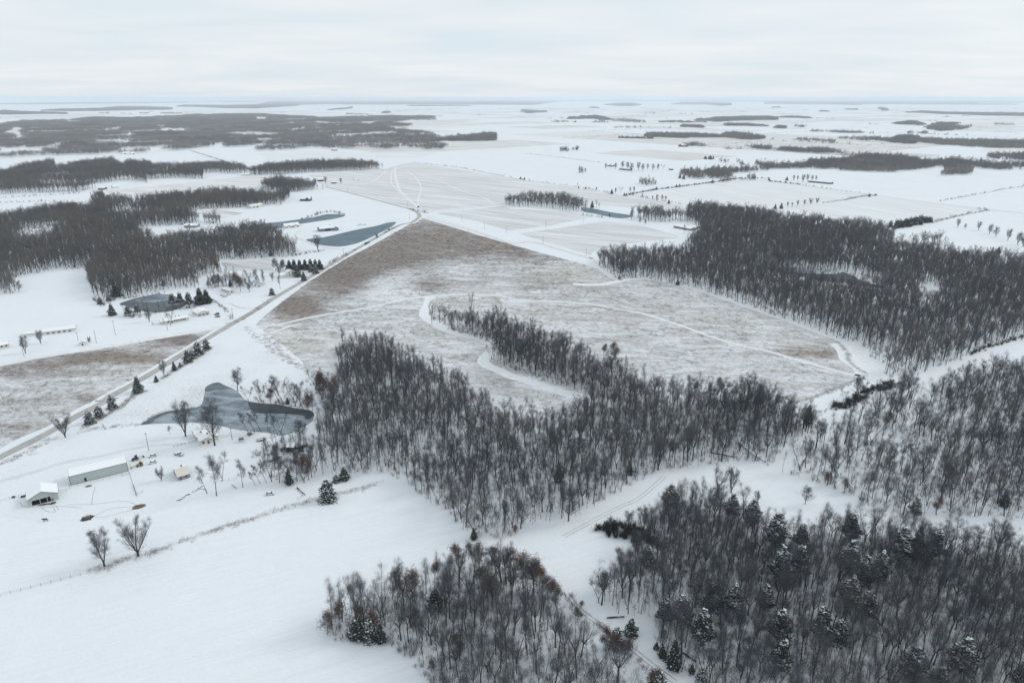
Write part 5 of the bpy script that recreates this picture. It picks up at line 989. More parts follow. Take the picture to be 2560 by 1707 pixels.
for t, x, y, ty, k, nm, lb in CONIFER:
    b = P(t, x, y); h = min(19.0, max(2.0, height_at(b, S(t, x, ty)))); c = CON[k]; h *= 1.12 if nm == 'pine' else 1; s = h / c['h']; w = s * rng.uniform(.95, 1.12)
    if k.startswith('cedar') and s > 1.25: w *= .85
    if k == 'spruce0': w *= 1.35
    put(nm, c['parts'], c['whole'], b, rng.uniform(0, 6.28), (w, w, s), lb, nm, {'cedar': 'cedars', 'pine': 'pines', 'spruce': 'spruces'}[nm], b[1] > 900)
OAKS = [('Q', 1255, 1130, 905, 0, 'orange brown oak glowing inside the near wood'), ('Q', 1225, 875, 465, 0, 'russet oak with pointed top in the near wood'), ('Q', 1095, 780, 560, 1, 'small russet oak left of the pointed one'), ('Q', 1620, 470, 290, 1, 'russet oak at the top of the near wood'), ('Q', 1730, 430, 290, 2, 'second russet oak at the top of the near wood'), ('Q', 1830, 520, 300, 0, 'russet oak where the near wood meets the glade'), ('Q', 1980, 560, 350, 1, 'brown oak along the glade rim'), ('Q', 2120, 640, 350, 0, 'large brown oak along the glade rim'), ('Q', 2230, 700, 400, 0, 'second large brown oak along the glade rim'), ('Q', 2330, 760, 440, 0, 'brown oak at the bend of the glade rim'),
 ('Q', 1880, 760, 520, 1, 'orange oak in the middle of the near wood'), ('Q', 1950, 800, 600, 2, 'small orange oak in the middle of the near wood'), ('Q', 440, 1100, 925, 2, 'russet bush oak at the very tip of the near wood'), ('Q', 550, 1000, 820, 2, 'russet bush oak behind the tip'), ('Q', 745, 1100, 900, 1, 'russet oak behind the snow flecked cedar'), ('Q', 860, 1120, 920, 2, 'russet oak above the snow flecked cedar'), ('Q', 1420, 620, 460, 1, 'brown oak on the upper rim of the near wood'), ('Q', 1530, 700, 560, 2, 'brown oak inside the upper rim'), ('Q', 1390, 1460, 1360, 2, 'russet bush at the field edge of the near wood'), ('Q', 1650, 1330, 1130, 1, 'russet oak low in the near wood'),
 ('O', 250, 720, 500, 0, 'brown oak overhanging the white glade'), ('O', 330, 800, 600, 0, 'russet oak beside the glade track'), ('O', 400, 860, 640, 1, 'dark brown oak beside the track'), ('O', 600, 1010, 880, 2, 'russet bush beside the track bend'), ('O', 940, 1290, 1130, 0, 'orange brown oak beside the track'), ('O', 1030, 1350, 1170, 1, 'second orange brown oak beside the track'), ('O', 640, 880, 815, 2, 'russet bush across the track'), ('O', 850, 760, 585, 1, 'pinkish oak at the edge of the dark wood'), ('O', 1300, 1640, 1450, 0, 'orange oak at the bottom of the track'), ('O', 860, 1270, 1100, 1, 'dull oak above the orange pair'), ('O', 1840, 830, 660, 2, 'russet oak deep in the dark wood'),
 ('M', 1040, 585, 450, 2, 'bright rust oak at the edge of the glade wood'), ('M', 1850, 360, 215, 1, 'bright rust oak inside the centre wood'), ('M', 30, 1230, 1150, 2, 'russet bush at the glade corner'), ('B', 1735, 1100, 880, 1, 'russet oak among the yard trees'), ('B', 1385, 400, 275, 1, 'reddish oak on the far pond bank'), ('B', 1730, 460, 320, 2, 'reddish bush at the dark end of the big pond'), ('I', 640, 1080, 840, 1, 'reddish oak at the corner of the centre wood'), ('I', 700, 1120, 900, 1, 'second reddish oak at the corner of the centre wood'), ('I', 590, 1000, 850, 2, 'small reddish oak at the corner of the centre wood'),
 ('I', 2050, 440, 370, 2, 'rust oak in the prairie side wood'), ('J', 840, 1060, 960, 1, 'orange oak at the rim of the prairie'), ('J', 950, 1110, 950, 1, 'brown oak bulging into the prairie'), ('J', 1900, 1340, 1260, 2, 'brown oak near the lower prairie corner'), ('L', 1630, 420, 260, 1, 'red oak in the open corner wood'), ('L', 2330, 800, 620, 1, 'red oak at the right frame edge'), ('L', 2080, 760, 640, 1, 'rusty oak over the shaded bank'), ('L', 1650, 1120, 980, 2, 'rusty oak low in the open wood'), ('L', 1080, 640, 490, 1, 'rusty oak by the hedge end'), ('L', 540, 1160, 1030, 2, 'rusty oak above the white clearing'), ('L', 700, 1210, 1090, 2, 'rusty oak right of the white clearing'), ('L', 1540, 1420, 1280, 1, 'rust brown oak above the corner lane'), ('L', 2180, 500, 440, 2, 'small rust oak in the upper corner snow'),
 ('D', 740, 988, 800, 0, 'brownish oak beside the mobile home'), ('D', 700, 960, 810, 1, 'reddish oak behind the mobile home'), ('D', 400, 815, 740, 1, 'rust oak at the big left wood edge'), ('D', 530, 800, 720, 1, 'rusty oak by the brown grass patch'), ('D', 740, 690, 620, 2, 'rust oak at the front of the middle wood'), ('C', 1500, 310, 235, 1, 'rust oak in the wood behind the pine pond'), ('D', 1990, 505, 460, 2, 'orange bush between pond and road'), ('F', 540, 905, 815, 2, 'golden leaved tree at the wood end'), ('D', 1060, 800, 690, 0, 'dark brown oak left of the windbreak'), ('D', 1130, 800, 700, 1, 'dark brown oak beside the windbreak')]
for t, x, y, ty, k, lb in OAKS:
    b = P(t, x, y); h = min(19., 1.15 * max(2.5, height_at(b, S(t, x, ty)))); f = FORM[OAK[k]]; s = h / f['h']
    put('oak_tree', f['parts'], f['whole'], b, rng.uniform(0, 6.28), (s * 1.05, s * 1.05, s), lb, 'oak', 'oaks that kept their dry leaves', b[1] > 900)

# standing dry grass
TUFT = []
for i in range(3):
    R = random.Random(900 + i); B = MB()
    for j in range(22):
        cx_, cy_ = R.uniform(-2.6, 2.6), R.uniform(-2.2, 2.2)
        for k in range(5):
            a = R.uniform(0, 6.283); l = R.uniform(.25, .8); p = Vector((cx_ + R.gauss(0, .35), cy_ + R.gauss(0, .35), 0)); e = p + Vector((math.cos(a) * l * .6, math.sin(a) * l * .6, l)); sd = Vector((-math.sin(a), math.cos(a), 0)) * .035
            B.add([p - sd, p + sd, e], [(0, 1, 2)])
    TUFT.append(mesh('tufts%d' % i, B.V, B.F, M_DRY))
def off_trails(a):
    a = np.asarray(a, float); k = np.ones(len(a), bool)
    for pl, w in CLEAR:
        p, q = pl[:-1], pl[1:]; d = q - p; L2 = (d ** 2).sum(1) + 1e-9
        t = np.clip(((a[:, None, :] - p[None]) * d[None]).sum(2) / L2[None], 0, 1)
        k &= (np.linalg.norm(a[:, None, :] - (p[None] + t[..., None] * d[None]), axis=2).min(1) > w)
    return a[k]
def grass_on(s, dens, base, step, gain):
    a = visible(lattice([unproj(X, Y) for X, Y, h in parse(s)], step, .5)); keep = []
    for x, y in a:
        v = base + gain * dens(*proj(x, y)) + .55 * mnoise.noise(Vector((x * .03, y * .045, 5.5))) + .3 * mnoise.noise(Vector((x * .12, y * .2, 2.5)))
        if rng.random() < v: keep.append((x, y))
    return off_trails(keep)
scatter('prairie_grass', TUFT, grass_on(PRAIRIE, D_PRAI, .24, 4.2, .5), 'brown standing grass poking through the prairie snow', 'grass', (.6, 1.25), .05)
scatter('meadow_grass', TUFT, grass_on(WEST, D_WEST, .14, 3.8, .55), 'brown standing grass between the two roads', 'grass', (.6, 1.25), .05)
VG = [("A 0,600 250,470 430,385 500,340", 1.2, 1.6), ("A 850,1560 1000,1530 1200,1440 1350,1400 1500,1370", .7, 1.2), ("A 1500,1350 1900,1215 2300,1100", 2.0, .5), ("B 850,1560 1150,1470 1500,1360 1740,1290 2000,1230 2350,1140", 1.6, .5), ("B 440,140 560,60 660,10", 1.0, .9), ("C 780,1568 960,1470 1100,1385 1250,1260 1340,1240", .6, .9), ("C 1480,1130 1550,1085", .8, .6), ("C 1580,1060 1680,1000 1850,905 1930,830", .7, .9),
      ("B 200,600 260,540 450,465 700,435", 1.0, .9), ("A 700,300 850,270 1000,250 1300,215", 1.6, 1.2), ("D 620,1290 760,1240 850,1180 1000,1060", 2.2, 1.5), ("L 910,1225 840,1270", 1, .5), ("K 640,940 735,1035 735,1100 800,1170 910,1230", 1.0, .5), ("K 905,1245 600,1375 370,1462 200,1503 0,1460", 1.2, .5), ("D 770,1310 1000,1500 1080,1560", 2.6, 1.2), ("I 90,500 200,640 300,740 520,850", 1.2, 2.6)]
scatter('verge_grass', TUFT, np.concatenate([line_pts(s, st, j) for s, st, j in VG]), 'dry grass along fences, banks and road verges', 'grass', (.5, 1.1), .05)

# ------------------------------------------------------------------ buildings
def anchor(t, a, b):
    p, q = Vector(P(t, *a)), Vector(P(t, *b)); d = q - p
    return p, d.length, math.atan2(d.y, d.x)
def house(name, label, cat, t, a, b, depth, hw, rise, axis='x', wall=None, roofm=None, opens=(), chim=(), over=.45, L=None, group=None, wings=(), snow_front=True, openfront=None):
    """front wall runs from photo point a to b (left to right seen from the camera); local x along it, y away from the camera"""
    p, L0, rz = anchor(t, a, b); L = L or L0; wall = wall or M_WHITEWALL
    o = tag(link(name, None, None, (p.x, p.y, 0), rz), label, cat, group)
    def block(x0, x1, y0, y1, hw, rise, axis, snow_front=True, ofr=None):
        W = MB()
        if ofr is None: W.box(x0, x1, y0, y1, -.3, hw)
        else:
            W.box(x0, x0 + .2, y0, y1, -.3, hw); W.box(x1 - .2, x1, y0, y1, -.3, hw); W.box(x0 + .2, x1 - .2, y1 - .2, y1, -.3, hw)
            W.box(x0 + .2, x1 - .2, y0, y0 + .2, ofr[2], hw); W.box(ofr[1], x1 - .2, y0, y0 + .2, -.3, ofr[2]); W.box(x0 + .2, ofr[0], y0, y0 + .2, -.3, ofr[2])
        if axis == 'x': W.prismx([(y0, hw), (y1, hw), ((y0 + y1) / 2, hw + rise)], x0, x1)
        else: W.prism([(x0, hw), (x1, hw), ((x0 + x1) / 2, hw + rise)], y0, y1)
        W.build('wall', wall, o)
        Rf = MB(); Sn = MB(); ro = over
        def slab(mb, z0, z1, inset, sides=(0, 1)):
            if axis == 'x': c0, c1, e0, e1 = y0, y1, x0, x1
            else: c0, c1, e0, e1 = x0, x1, y0, y1
            m = (c0 + c1) / 2; k = rise / (m - c0)
            for sgn in sides:
                cc = c0 - ro + inset if sgn == 0 else c1 + ro - inset
                zl = hw - (ro - inset) * k; zr = hw + rise
                prof = [(cc, zl + z0), (m, zr + z0), (m, zr + z1), (cc, zl + z1)]
                if sgn == 1: prof = prof[::-1]
                (mb.prismx if axis == 'x' else mb.prism)(prof, e0 - ro + inset, e1 + ro - inset)
        slab(Rf, .02, .2, 0)
        rf = Rf.build('roof', roofm or M_TRIM, o)
        slab(Sn, .203, .34, .10, (0, 1) if snow_front else (1,)); Sn.build('snow_layer', M_ROOFSNOW, rf)
    block(0, L, 0, depth, hw, rise, axis, snow_front, openfront)
    for w in wings: block(*w)
    for kind, x, z0, w, h, *side in opens:
        sd = side[0] if side else 'f'; B = MB(); G = MB(); d = .05
        if sd == 'f': B.box(x - w / 2 - .1, x + w / 2 + .1, -d, 0.0, z0 - .1, z0 + h + .1); G.box(x - w / 2, x + w / 2, -d - .03, -d, z0, z0 + h)
        elif sd == 'l': B.box(-d, 0.0, x - w / 2 - .1, x + w / 2 + .1, z0 - .1, z0 + h + .1); G.box(-d - .03, -d, x - w / 2, x + w / 2, z0, z0 + h)
        else: B.box(L, L + d, x - w / 2 - .1, x + w / 2 + .1, z0 - .1, z0 + h + .1); G.box(L + d, L + d + .03, x - w / 2, x + w / 2, z0, z0 + h)
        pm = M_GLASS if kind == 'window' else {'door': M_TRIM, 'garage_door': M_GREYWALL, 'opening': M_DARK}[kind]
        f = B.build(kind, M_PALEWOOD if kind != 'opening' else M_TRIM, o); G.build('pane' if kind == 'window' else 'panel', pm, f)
    for x, y, z in chim:
        C = MB(); C.box(x - .4, x + .4, y - .4, y + .4, hw, z); C.build('chimney', M_STONE, o)
    return o, L
def wins(xs, z=1.2, w=1.1, h=1.1, side='f'): return [('window', x, z, w, h, side) for x in xs]

o, L = house('long_shed', 'long grey green metal shed with white snowy roof and one dark door', 'shed', 'a', (1100, 768), (2170, 500), 9.0, 4.95, 0.55, 'x', M_GREENMETAL, over=.15)
B = MB(); B.box(L * .235, L * .275, -.06, 0, 0, 2.3); d_ = B.build('door', M_DARK, o)
B = MB(); B.box(-.16, .0, -.12, .1, 0, 4.9); B.box(L, L + .16, -.12, .1, 0, 4.9); B.build('corner_trim', M_TRIM, o)
B = MB(); B.box(0, L, -.08, -.004, -.1, .22); B.build('base_board', M_TRIM, o)
o, L = house('cattle_barn', 'open fronted green grey cattle barn with snowy gable roof', 'barn', 'a', (318, 1178), (876, 1030), 9.5, 3.9, 2.8, 'y', M_GREENMETAL, over=.55, openfront=(1.5, 9.3, 2.9))
for x in (4.9, 7.9): B = MB(); B.box(x - .13, x + .13, .02, .28, 0, 2.89); B.build('post', M_PALEWOOD, o)
B = MB(); B.box(.4, L - .4, .5, 9.2, .01, .05); B.build('bedding', M_MUD, o)
house('farmhouse', 'sprawling cream farmhouse with snowy cross gabled roof by the pond', 'house', 'f', (1075, 712), (1475, 600), 16.5, 2.7, 1.3, 'y', M_CREAM, M_GREYWALL, [('window', 1.6, 1.0, 1.2, 1.1), ('door', 4.4, 0.1, 1.0, 2.0)] + [('window', y, 1.0, 1.4, 1.1, 'l') for y in (2.2, 6, 9.5, 13.2)], chim=[(3.0, 9, 5.0), (5.5, 5.2, 4.7)],
      wings=[(-.3, 7.4, .2, 6.4, 2.75, 1.5, 'x'), (-.3, 8.2, 11.0, 16.3, 2.75, 1.4, 'x'), (7.42, 10.4, 2.0, 6.0, 2.2, .9, 'y')])
house('cottage', 'small cream cottage with bare cream front roof and snowy back roof', 'cottage', 'v', (1490, 1080), (1840, 975), 11.0, 2.5, 1.7, 'x', M_GREYWALL, M_CREAM, [('door', 1.2, .1, 1, 2), ('window', 4, 1, 1.2, 1)] + [('window', y, 1, 1.1, 1, 'l') for y in (3, 7.5)], chim=[(3.6, 7.4, 4.8)], snow_front=False)
house('garden_shed', 'weathered dark shed with snowy roof half hidden in trees', 'shed', 'p', (915, 690), (1060, 690), 5.5, 2.6, 1.0, 'x', M_WOOD, None, [('door', 1.5, 0, 1, 1.9)])
house('woodshed', 'low weathered woodshed with snow patched roof behind the yard trees', 'shed', 'p', (1120, 660), (1320, 600), 4.5, 2.0, .6, 'x', M_WOOD, None, [('opening', 2.0, .1, 2.5, 1.5)])
house('ranch_house', 'long low cream ranch house with a row of dark windows', 'house', 'h', (360, 1190), (990, 1080), 8.5, 2.8, 1.3, 'x', M_CREAM, None, wins([7.5, 9.2, 11.2, 13.3, 15.0, 16.6], 1.2, 1.0, 1.1) + [('door', 5.6, .1, 1, 2), ('window', 2.5, 1.1, 1.6, 1.1)], chim=[(10, 5.2, 5.2), (13, 5.2, 5.0)], wings=[(-3.2, -.02, 1.5, 7.0, 2.4, .8, 'x')])
house('garage', 'cream three door garage with snowy gable roof', 'garage', 'h', (1222, 985), (1540, 920), 13.5, 3.0, 1.6, 'y', M_CREAM, M_GREYWALL, [('garage_door', 1.9, .05, 2.5, 2.2), ('garage_door', 5.3, .05, 2.5, 2.2), ('garage_door', 8.7, .05, 2.5, 2.2), ('window', 6, 1.1, 1.2, 1, 'l')])
house('mobile_home', 'narrow mobile home with cream end wall and snowy roof', 'mobile home', 'h', (2078, 375), (2215, 345), 17.0, 3.0, .7, 'y', M_CREAM, None, [('window', 2.4, 1.1, 1.6, 1.2)] + [('window', y, 1.2, 1.1, 1.0, 'l') for y in (2.5, 6.5, 10.5, 14.5)], over=.2)
house('poultry_barn', 'very long low white poultry barn with snow covered roof', 'barn', 'C', (392, 727), (697, 690), 10.0, 2.5, 1.2, 'x', M_WHITEWALL, None, [('opening', x, .7, 1.8, .8) for x in (4, 8, 12, 16, 20)], wings=[(-13.5, -.02, 1.5, 9.0, 2.2, 1.0, 'x')])
house('cream_house', 'cream house cut by the left picture edge', 'house', 'C', (-70, 868), (88, 838), 8.0, 2.8, 1.6, 'x', M_CREAM, None, wins([6.5, 9.5]) + [('door', 4.0, .1, 1, 2)])
house('pump_house', 'tiny white gabled pump house beside the side road', 'pump house', 'C', (733, 827), (795, 817), 4.0, 2.3, 1.0, 'y', M_WHITEWALL, None, [('door', 2.0, .05, .9, 1.8)], over=.3)
house('farmhouse', 'old white two storey farmhouse below the dark spruces', 'house', 'D', (1172, 858), (1246, 846), 8.0, 5.2, 2.6, 'y', M_WHITEWALL, M_GREYWALL, [('window', 2.3, 1.2, 1, 1.6), ('window', 6, 1.2, 1, 1.6), ('window', 2.3, 3.9, 1, 1.4), ('window', 6, 3.9, 1, 1.4)], chim=[(4, 5, 9.0)], wings=[(-7.5, -.02, 1.0, 7.0, 3.0, 2.0, 'x')])
house('porch_house', 'white house with long porch and snowy ribbed roof by the long pond', 'house', 'D', (1152, 408), (1282, 392), 13.0, 3.0, 3.2, 'x', M_WHITEWALL, None, wins([4, 8, 12, 16, 20], 1.0, 1.4, 1.6), over=.9, wings=[(3, 7, -2.2, 5, 3.0, 1.8, 'y'), (14, 18, -2.2, 5, 3.0, 1.8, 'y')])
house('blue_house', 'blue grey house with white porch above the teal pond', 'house', 'D', (1468, 440), (1640, 424), 13.0, 4.2, 2.6, 'x', M_BLUEWALL, None, [('window', 3, 1.2, 1.4, 1.6), ('opening', 12, .3, 8, 3.0), ('window', 22, 1.2, 2, 1.6)], chim=[(18, 8, 8.2)], wings=[(21, 27, -3, 8, 4.0, 2.4, 'y')])
house('dark_house', 'dark blue house with deep snow on its roof near the upper wood', 'house', 'D', (1285, 158), (1380, 158), 12.0, 4.0, 4.2, 'x', M_DARKWALL, None, wins([4, 9, 15]), wings=[(11, 19, -1.5, 6, 4.0, 3.6, 'y')])
house('white_barn', 'plain white barn at the edge of the upper left wood', 'barn', 'D', (840, 228), (948, 210), 13.0, 4.2, 2.4, 'x', M_CREAM, None, [('garage_door', 6, .05, 3.2, 3), ('opening', 14, .05, 3, 2.6)])
house('cabin', 'snow covered cabin at the edge of the white gap in the wood', 'cabin', 'D', (222, 402), (340, 402), 12.0, 3.2, 2.0, 'x', M_GREYWALL, None, wins([5, 14]) + [('door', 9.5, .1, 1, 2)], wings=[(6, 13, -2, 6, 3.2, 2.6, 'y')])
house('garden_shed', 'tiny white shed right of the snow covered cabin', 'shed', 'D', (478, 362), (515, 358), 4.5, 2.6, 1.2, 'x', M_WHITEWALL, None, [('door', 2, .05, 1, 1.9)])
house('red_barn', 'dull red barn in the snowy gap of the left wood', 'barn', 'E', (617, 1088), (692, 1086), 11.0, 4.0, 2.2, 'x', M_REDWALL, M_REDWALL, [('opening', 6, .1, 3, 2.6)], snow_front=False)
house('low_house', 'low wide house with flat snowy roofs at the right wood', 'house', 'G', (1482, 1282), (1636, 1312), 15.0, 2.9, 1.0, 'x', M_GREYWALL, None, wins([5, 10, 15, 20, 25], .9, 2.2, 1.3), wings=[(16, 30, 15.02, 26, 3.0, 1.2, 'x')])
house('long_barn', 'long dark low barn by the round far grove', 'barn', 'H', (368, 865), (575, 884), 13.0, 3.4, 1.2, 'x', M_DARKWALL, M_GREYWALL, [('opening', 12, .1, 3, 2.5)])
house('far_house', 'lone far house before the broad grey forest', 'house', 'F', (690, 578), (742, 578), 12.0, 4.5, 3.2, 'x', M_GREYWALL, None, wins([5, 12]))
house('dark_roofed_barn', 'dark walled barn at the bright crossroads farm', 'barn', 'F', (568, 860), (622, 858), 13.0, 4.2, 2.4, 'x', M_DARKWALL, None, [('opening', 6, .1, 3.5, 3)])
house('white_shed', 'pale shed at the bright crossroads farm', 'shed', 'F', (695, 880), (740, 878), 9.0, 3.0, 1.6, 'x', M_BLUEWALL, None, [('opening', 6, .1, 3, 2.4)])
house('far_house', 'white far house beside pines at the tan stubble strip', 'house', 'E', (1040, 925), (1095, 920), 10.0, 3.6, 2.4, 'x', M_WHITEWALL, None, wins([3, 8]))
house('brown_barn', 'brown barn at the left end of the tan stubble strip', 'barn', 'E', (900, 935), (960, 935), 11.0, 3.4, 2.0, 'x', M_WOOD, None, [('opening', 6, .1, 3, 2.4)])
house('white_shed', 'long white far shed below the grey forest', 'shed', 'E', (1118, 612), (1195, 608), 12.0, 3.6, 1.8, 'x', M_WHITEWALL, None, [('opening', 12, .1, 4, 3)])
house('white_shed', 'domed white far shed beside the long one', 'shed', 'E', (1205, 614), (1238, 612), 12.0, 4.2, 3.4, 'x', M_WHITEWALL, None, [('opening', 9, .1, 4, 3)])
house('far_house', 'white farm on the slope above the tan strip', 'house', 'E', (2215, 808), (2290, 806), 12.0, 3.6, 2.6, 'x', M_WHITEWALL, None, wins([5, 14, 20]))
house('red_barn', 'small red barn on the bright far plain', 'barn', 'G', (1562, 542), (1602, 538), 18.0, 6.0, 5.0, 'x', M_REDWALL, M_REDWALL, [('opening', 14, .1, 5, 4)])
house('barn', 'grey barn of the far farmstead at the forest tip', 'barn', 'F', (1925, 442), (2075, 436), 22.0, 6, 4, 'x', M_DARKWALL, None, [('opening', 20, .1, 5, 4)])
house('barn', 'small grey barn beside the far silos', 'barn', 'F', (1790, 462), (1840, 460), 16.0, 6, 3.4, 'x', M_GREYWALL, None, [('opening', 12, .1, 5, 4)])
house('farm_shed', 'grey shed among the tall farmstead trees', 'shed', 'G', (985, 752), (1080, 760), 12.0, 4.0, 2.0, 'x', M_WOOD, None, [('opening', 12, .1, 4, 3)])
house('farm_shed', 'low brown shed at the edge of the farmstead trees', 'shed', 'G', (875, 720), (925, 724), 9.0, 3.4, 1.8, 'x', M_WOOD, None, [('opening', 7, .1, 3, 2.5)])
house('farm_shed', 'dark shed right of the farmstead trees', 'shed', 'G', (1445, 755), (1480, 755), 9.0, 3.4, 1.8, 'x', M_DARKWALL, None, [('opening', 5, .1, 3, 2.5)])
house('far_house', 'white far house among roadside trees', 'house', 'H', (330, 472), (385, 474), 12.0, 4, 3, 'x', M_WHITEWALL, None, wins([6, 16]))
for i, (x, hh) in enumerate(((1856, 24.0), (1873, 20.0))):
    p = P('F', x, 462); B = MB(); B.cyl((0, 0, hh / 2), (0, 0, 1), 4.6 if i == 0 else 4.0, hh, 20); o = tag(link('silo', None, None, (p[0], p[1], 0)), ('taller' if i == 0 else 'shorter') + ' grey silo at the far forest tip', 'silo', 'silos of the far farmstead')
    B.build('tower', M_GREYWALL, o); B = MB(); B.tube([(0, 0, hh - .01), (0, 0, hh + 1.6), (0, 0, hh + 2.6)], [4.5, 3.2, .3], 20); B.build('dome', M_STEEL, o)

# ------------------------------------------------------------------ vehicles and machines
def wheels(o, xs, half, r=.34, w=.24):
    for x in xs:
        for s in (-1, 1):
            B = MB(); B.cyl((x, s * half, r), (0, 1, 0), r, w, 14); wl = B.build('wheel', M_TYRE, o)
            B = MB(); B.cyl((x, s * (half + w / 2), r), (0, 1, 0), r * .55, .03, 10); B.build('rim', M_STEEL, wl)
def car(name, label, t, c, dirp, paint, kind='sedan', snow=.9, flip=False):
    p = Vector(P(t, *c)); q = Vector(P(t, *dirp)); d = q - p; rz = math.atan2(d.y, d.x)
    o = tag(link(name, None, None, (p.x, p.y, 0), rz), label, 'car', 'parked vehicles')
    if kind == 'sedan': body = [(-2.25, .35), (2.25, .35), (2.28, .72), (1.2, .92), (-1.6, .95), (-2.28, .85)]; cab = [(-1.75, .93), (1.15, .90), (.45, 1.42), (-1.05, 1.44)]
    elif kind == 'suv': body = [(-2.35, .4), (2.35, .4), (2.38, .85), (1.25, 1.08), (-2.3, 1.08)]; cab = [(-2.25, 1.06), (1.2, 1.06), (.5, 1.72), (-2.05, 1.74)]
    else: body = [(-2.8, .45), (2.8, .45), (2.85, .95), (1.5, 1.15), (-2.8, 1.12)]; cab = [(-.55, 1.1), (1.5, 1.13), (.9, 1.8), (-.35, 1.82)]
    B = MB(); B.prism(body, -.86, .86); bo = B.build('body', paint, o)
    B = MB(); B.prism(cab, -.74, .74); B.build('cabin_glass', M_GLASS, o)
    m = [(x, z) for x, z in cab[2:]]; x1, x0 = m[0][0], m[1][0]; zt = max(m[0][1], m[1][1])
    B = MB(); B.box(x0 - .05, x1 + .05, -.76, .76, zt - .02, zt + .05); B.build('cabin_roof', paint, o)
    for s in (-1, 1): B = MB(); B.box(body[2][0] - .03, body[2][0] + .03, s * .62 - .17, s * .62 + .17, .60, .74); B.build('headlight', M_STEEL, o)
    wheels(o, (-1.4 if kind != 'pickup' else -1.8, 1.4 if kind != 'pickup' else 1.75), .78, .34 if kind == 'sedan' else .4)
    if snow:
        B = MB(); B.box(x0, x1, -.7, .7, zt + .055, zt + .055 + .14 * snow)
        hz = body[3][1]
        B.add([(cab[1][0] + .12, -.74, hz + .035), (body[2][0] - .18, -.74, body[2][1] + .13), (body[2][0] - .18, .74, body[2][1] + .13), (cab[1][0] + .12, .74, hz + .035)], [(0, 1, 2, 3)])
        if kind != 'suv': B.box(-2.2 if kind == 'sedan' else -2.7, cab[0][0] - .05, -.74, .74, body[4][1] + .01, body[4][1] + .12)
        B.build('snow_cover', M_ROOFSNOW, o)
    return o
car('pickup', 'grey pickup with snowy roof and bonnet in the open yard', 'v', (1500, 325), (1600, 348), M_SILVER, 'pickup')
car('car', 'white car with dark windows beside the black tractor', 'v', (720, 365), (600, 395), M_WHITEPAINT, 'sedan', .9)
car('car', 'snow buried car beside the yellow machine', 'v', (720, 560), (600, 590), M_WHITEPAINT, 'sedan', 1.6)
car('car', 'white car alone in the field below the trees', 'p', (590, 1535), (680, 1525), M_WHITEPAINT, 'sedan', 1.2)
car('car', 'bright blue car beside the garage', 'h', (1735, 930), (1640, 955), M_BLUEPAINT, 'suv', 0)
car('car', 'red car in front of the blue one', 'h', (1755, 990), (1690, 1000), M_REDPAINT, 'sedan', .0)
car('car', 'snowy car nearest the mobile home', 'h', (2050, 405), (2090, 395), M_WHITEPAINT, 'sedan', 1)
car('car', 'snowy white car in the middle of the mobile home yard', 'h', (1950, 455), (2000, 445), M_WHITEPAINT, 'suv', 1)
car('car', 'snowy car left of the mobile home yard', 'h', (1875, 418), (1910, 410), M_WHITEPAINT, 'sedan', 1.3)
def machine(name, label, t, c, dirp, paint, booms):
    p = Vector(P(t, *c)); q = Vector(P(t, *dirp)); d = q - p; o = tag(link(name, None, None, (p.x, p.y, 0), math.atan2(d.y, d.x)), label, 'tractor')
    B = MB(); B.prism([(-1.2, .7), (1.7, .7), (1.75, 1.45), (.5, 1.6), (-1.2, 1.5)], -.5, .5); B.build('body', paint, o)
    B = MB(); B.prism([(-1.15, 1.48), (.35, 1.55), (.2, 2.6), (-.95, 2.6)], -.62, .62); B.build('cab', M_GLASS, o)
    B = MB(); B.box(-1.1, .35, -.7, .7, 2.6, 2.72); B.build('cab_roof', paint, o)
    for x, r in ((-.75, .78), (1.3, .5)):
        for s in (-1, 1):
            B = MB(); B.cyl((x, s * .85, r), (0, 1, 0), r, .38, 16); w = B.build('wheel', M_TYRE, o); B = MB(); B.cyl((x, s * 1.05, r), (0, 1, 0), r * .5, .03, 10); B.build('rim', M_STEEL, w)
    for path in booms: B = MB(); B.tube(path, [.13] * len(path), 6); B.build('boom', paint, o)
    B = MB(); e = booms[0][-1]; B.prism([(e[0] - .35, e[2] - .5), (e[0] + .4, e[2] - .45), (e[0] + .3, e[2] + .3), (e[0] - .2, e[2] + .25)], -.7, .7); B.build('bucket', M_TRIM if paint is not M_YELLOWPAINT else paint, o)
    return o
machine('tractor', 'black tractor with a rear arm parked by the long shed', 'v', (225, 465), (130, 495), M_BLACKPAINT, [[(-1.2, 0, 1.0), (-2.6, 0, 1.3), (-4.2, 0, .8)], [(1.7, .4, .8), (2.6, .4, .4)]])
machine('digger', 'small yellow digger with its arm stretched out low', 'v', (355, 640), (250, 670), M_YELLOWPAINT, [[(1.6, 0, 1.2), (2.8, 0, 1.0), (4.2, 0, .6)], [(-1.2, 0, 1.2), (-2.0, 0, 2.0)]])
